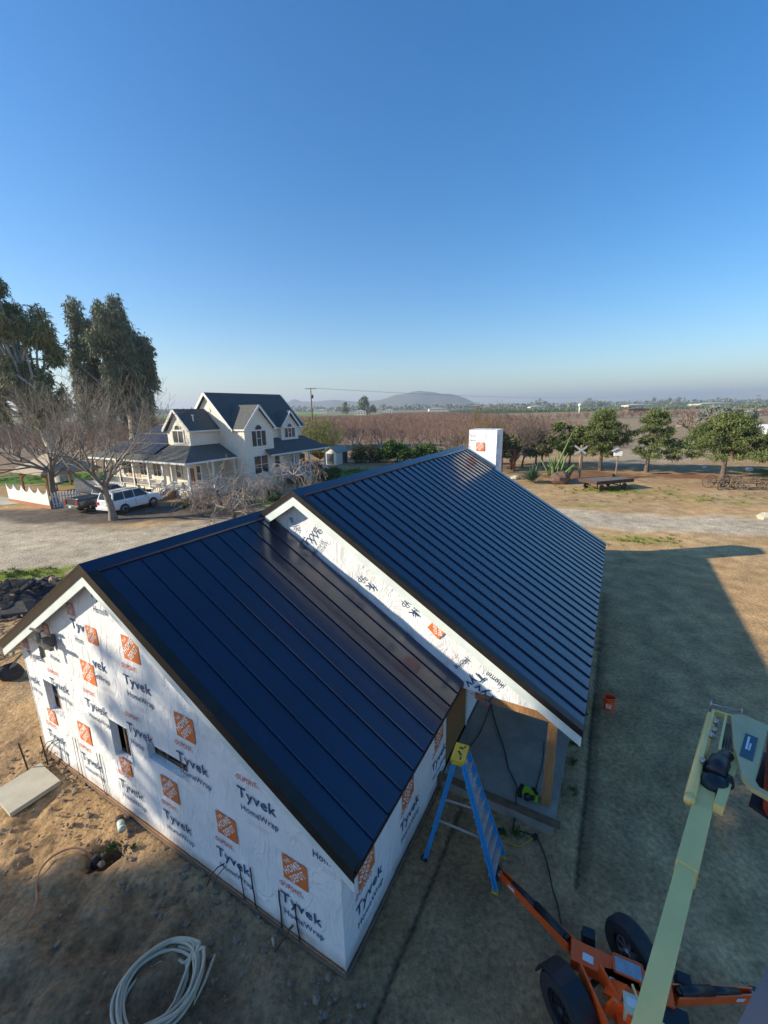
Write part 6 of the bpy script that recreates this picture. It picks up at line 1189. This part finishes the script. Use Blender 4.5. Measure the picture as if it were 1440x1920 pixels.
f=MB(); f.ball((34.7,36.8,.25),(.65,.5,.42),8,6,.3); solo('boulder',f,PALEC,'pale rock by the gravel road at the right edge','boulder')
for x,y,s_,lb in ((56.6,64.3,.5,'white round rock on the bright grass, right one'),(52.5,68,.35,'small white rock on the grass behind the broad pine')): f=MB(); f.ball((x,y,s_*.5),(s_,s_,s_*.8),8,6,.2); solo('boulder',f,HTRIM,lb,'boulder')
# ---- red frame stand beside the chimney
q=Vector((20.4,69,0)); t=thing('timber_stand',q,'reddish timber stand with shelves right of the chimney','stand'); RW=mat('red_stained_wood',(.20,.07,.045),(.12,.05,.035),rough=.9)
for x in (-1,1):
    for y in (-.6,.6): f=MB(); f.beam(q+Vector((x,y,0)),q+Vector((x,y,3.6)),.26,.26); part('post',f,RW,t)
for z in (1.2,2.3,3.5): f=MB(); f.box(q+Vector((0,0,z)),(2.6,1.5,.16)); part('shelf',f,RW,t)
for k,(x,y) in enumerate(((17.6,62.2),(19.3,60.8),(16.2,60.9))): f=MB(); f.ball((x,y,.2),(.7,.5,.35),8,5,.4); solo('boulder',f,PALEC,('pale garden rock below the chimney','pale garden rock nearest the agave','pale garden rock left of the chimney foot')[k],'boulder')
f=MB(); f.beam((14.5,64.2,.15),(19.8,61.2,.12),.35,.25); solo('timber_log',f,WOOD,'long pale timber lying on the ground right of the chimney','timber')
# ---- utility poles and far buildings
def upole(x,y,h,lb,arm=3.0,r_=.22,can=False,az=0.):
    t=thing('utility_pole',(x,y,0),lb,'utility pole','utility poles across the plain'); f=MB(); f.tube([(x,y,0),(x,y,h)],[r_*1.2,r_*.8],6); part('pole',f,mat('pole_wood',(.16,.13,.11),rough=.9) if 'pole_wood' not in MATS else MATS['pole_wood'],t)
    f=MB(); d=Vector((math.cos(az),math.sin(az),0))*arm/2; f.beam(Vector((x,y,h-.4))-d,Vector((x,y,h-.4))+d,.2,.25)
    part('crossarm',f,MATS['pole_wood'],t)
    for k in (-1,-.5,.5,1): g_=MB(); p=Vector((x,y,h-.25))+d*k*.9; g_.tube([p,p+Vector((0,0,.35))],.09,5); part('insulator',g_,STEEL,t)
    if can: f=MB(); f.tube([(x+.55,y,h-4.6),(x+.55,y,h-3.0)],.5,10); f.beam((x,y,h-3.4),(x+.5,y,h-3.4),.1,.1); part('transformer',f,BLACK,t)
upole(-32.6,200,20.2,'tall wooden utility pole with a crossarm and transformer behind the willow',5.2,.30,True)
for px,D,h,lb in ((1181,520,15,'thin far utility pole above the thin pine'),(1336,420,14,'far utility pole left of the broad pine top'),(1361,330,14,'far utility pole with white top above the broad pine'),(1420,420,17,'far utility pole with a long crossarm near the right edge'),(1030,560,12,'small far utility pole above the dark bushes'),(835,900,15,'very small far utility pole right of the hill centre')):
    upole((px-720)/786*(D*.97+2.5),D,h,lb,5 if px==1420 else 2.5,.28)
f=MB()
for k in (-2.2,-1.1,1.1,2.2):
    pts=[Vector((-32.6+k,200,20.2)),]; 
    for j in range(1,13): u_=j/12; pts.append(Vector((-32.6+k+u_*330,200+u_*330,20.2-14*u_*(1-u_)*.9)))
    f.tube(pts,.022,3)
solo('power_line',f,STEEL,'thin power lines running from the utility pole over the plain','power line')
def farbox(x,y,wx,wy,h,m,lb,rf=None):
    t=thing('far_building',(x,y,0),lb,'building','small buildings out on the plain'); f=MB(); f.box((x,y,h/2),(wx,wy,h)); part('wall',f,m,t); f=MB(); r_=h*.35
    f.prism([(x-wx*.53,y-wy*.55,h+.02),(x+wx*.53,y-wy*.55,h+.02),(x,y-wy*.55,h+r_)],(0,wy*1.1,0)); part('roof',f,rf or HTRIM,t)
    n=max(2,int(wx/5))
    for k in range(n): g_=MB(); g_.box((x-wx/2+wx*(k+.5)/n,y-wy/2-.03,h*.5),(wx/n*.35,.06,h*.35)); part('window',g_,GLASS,t)
for x,y,wx,h,lb in ((-38,752,20,7,'small far farmhouse between the two dark trees'),(14,900,22,7,'pale far shed right of the dark trees'),(-185,1300,40,9,'tiny white far house at the left of the hills'),(175,1350,60,8,'long white far barn under the hill'),(540,1500,60,9,'white far building on the horizon right of the chimney'),(860,1450,90,9,'long white far building above the bird house pine'),(1150,1500,130,9,'long white far building near the right of the horizon'),(330,560,26,4.5,'low brown far shed beside the tan field')):
    farbox(x,y,wx,wx*.5,h,HOUSEW if h>5 else WOODD,lb,None if h>5 else WOODD)
farbox(108,118,9,7,3.2,HTRIM,'white building with a white roof cut by the right edge')
farbox(-95,190,16,9,4,HTRIM,'pale barn glimpsed between the eucalyptus trees')
f=MB(); x,y=238,520
t=thing('water_tower',(x,y,0),'white tower standing on the plain above the dark trees','tower'); f.tube([(x,y,0),(x,y,9)],.8,8); part('shaft',f,HTRIM,t); f=MB(); f.tube([(x,y,9.02),(x,y,11.5),(x,y,13)],[1.8,2.0,.2],10); part('tank',f,HTRIM,t)
# ================================================ air
m=bpy.data.materials.new('thin_haze'); m.use_nodes=True; t=m.node_tree; t.nodes.clear(); out=nd(t,'ShaderNodeOutputMaterial'); pv=nd(t,'ShaderNodeVolumePrincipled'); pv.inputs['Color'].default_value=(.80,.88,1.0,1); pv.inputs['Density'].default_value=HAZE_D; pv.inputs['Anisotropy'].default_value=.3; t.links.new(pv.outputs[0],out.inputs['Volume'])
f=MB(); f.box((0,2950,164),(20000,21000,330)); solo('haze',f,m,'thin pale haze in the air over the plain',kind='stuff',loc=(0,2950,0))
# ================================================ survey units to metres
done=set()
for o in bpy.data.objects:
    if o is cam: continue
    if o is not sun: o.location=o.location*S
    if o.type=='MESH' and o.data.name not in done: done.add(o.data.name); o.data.transform(Matrix.Scale(S,4))
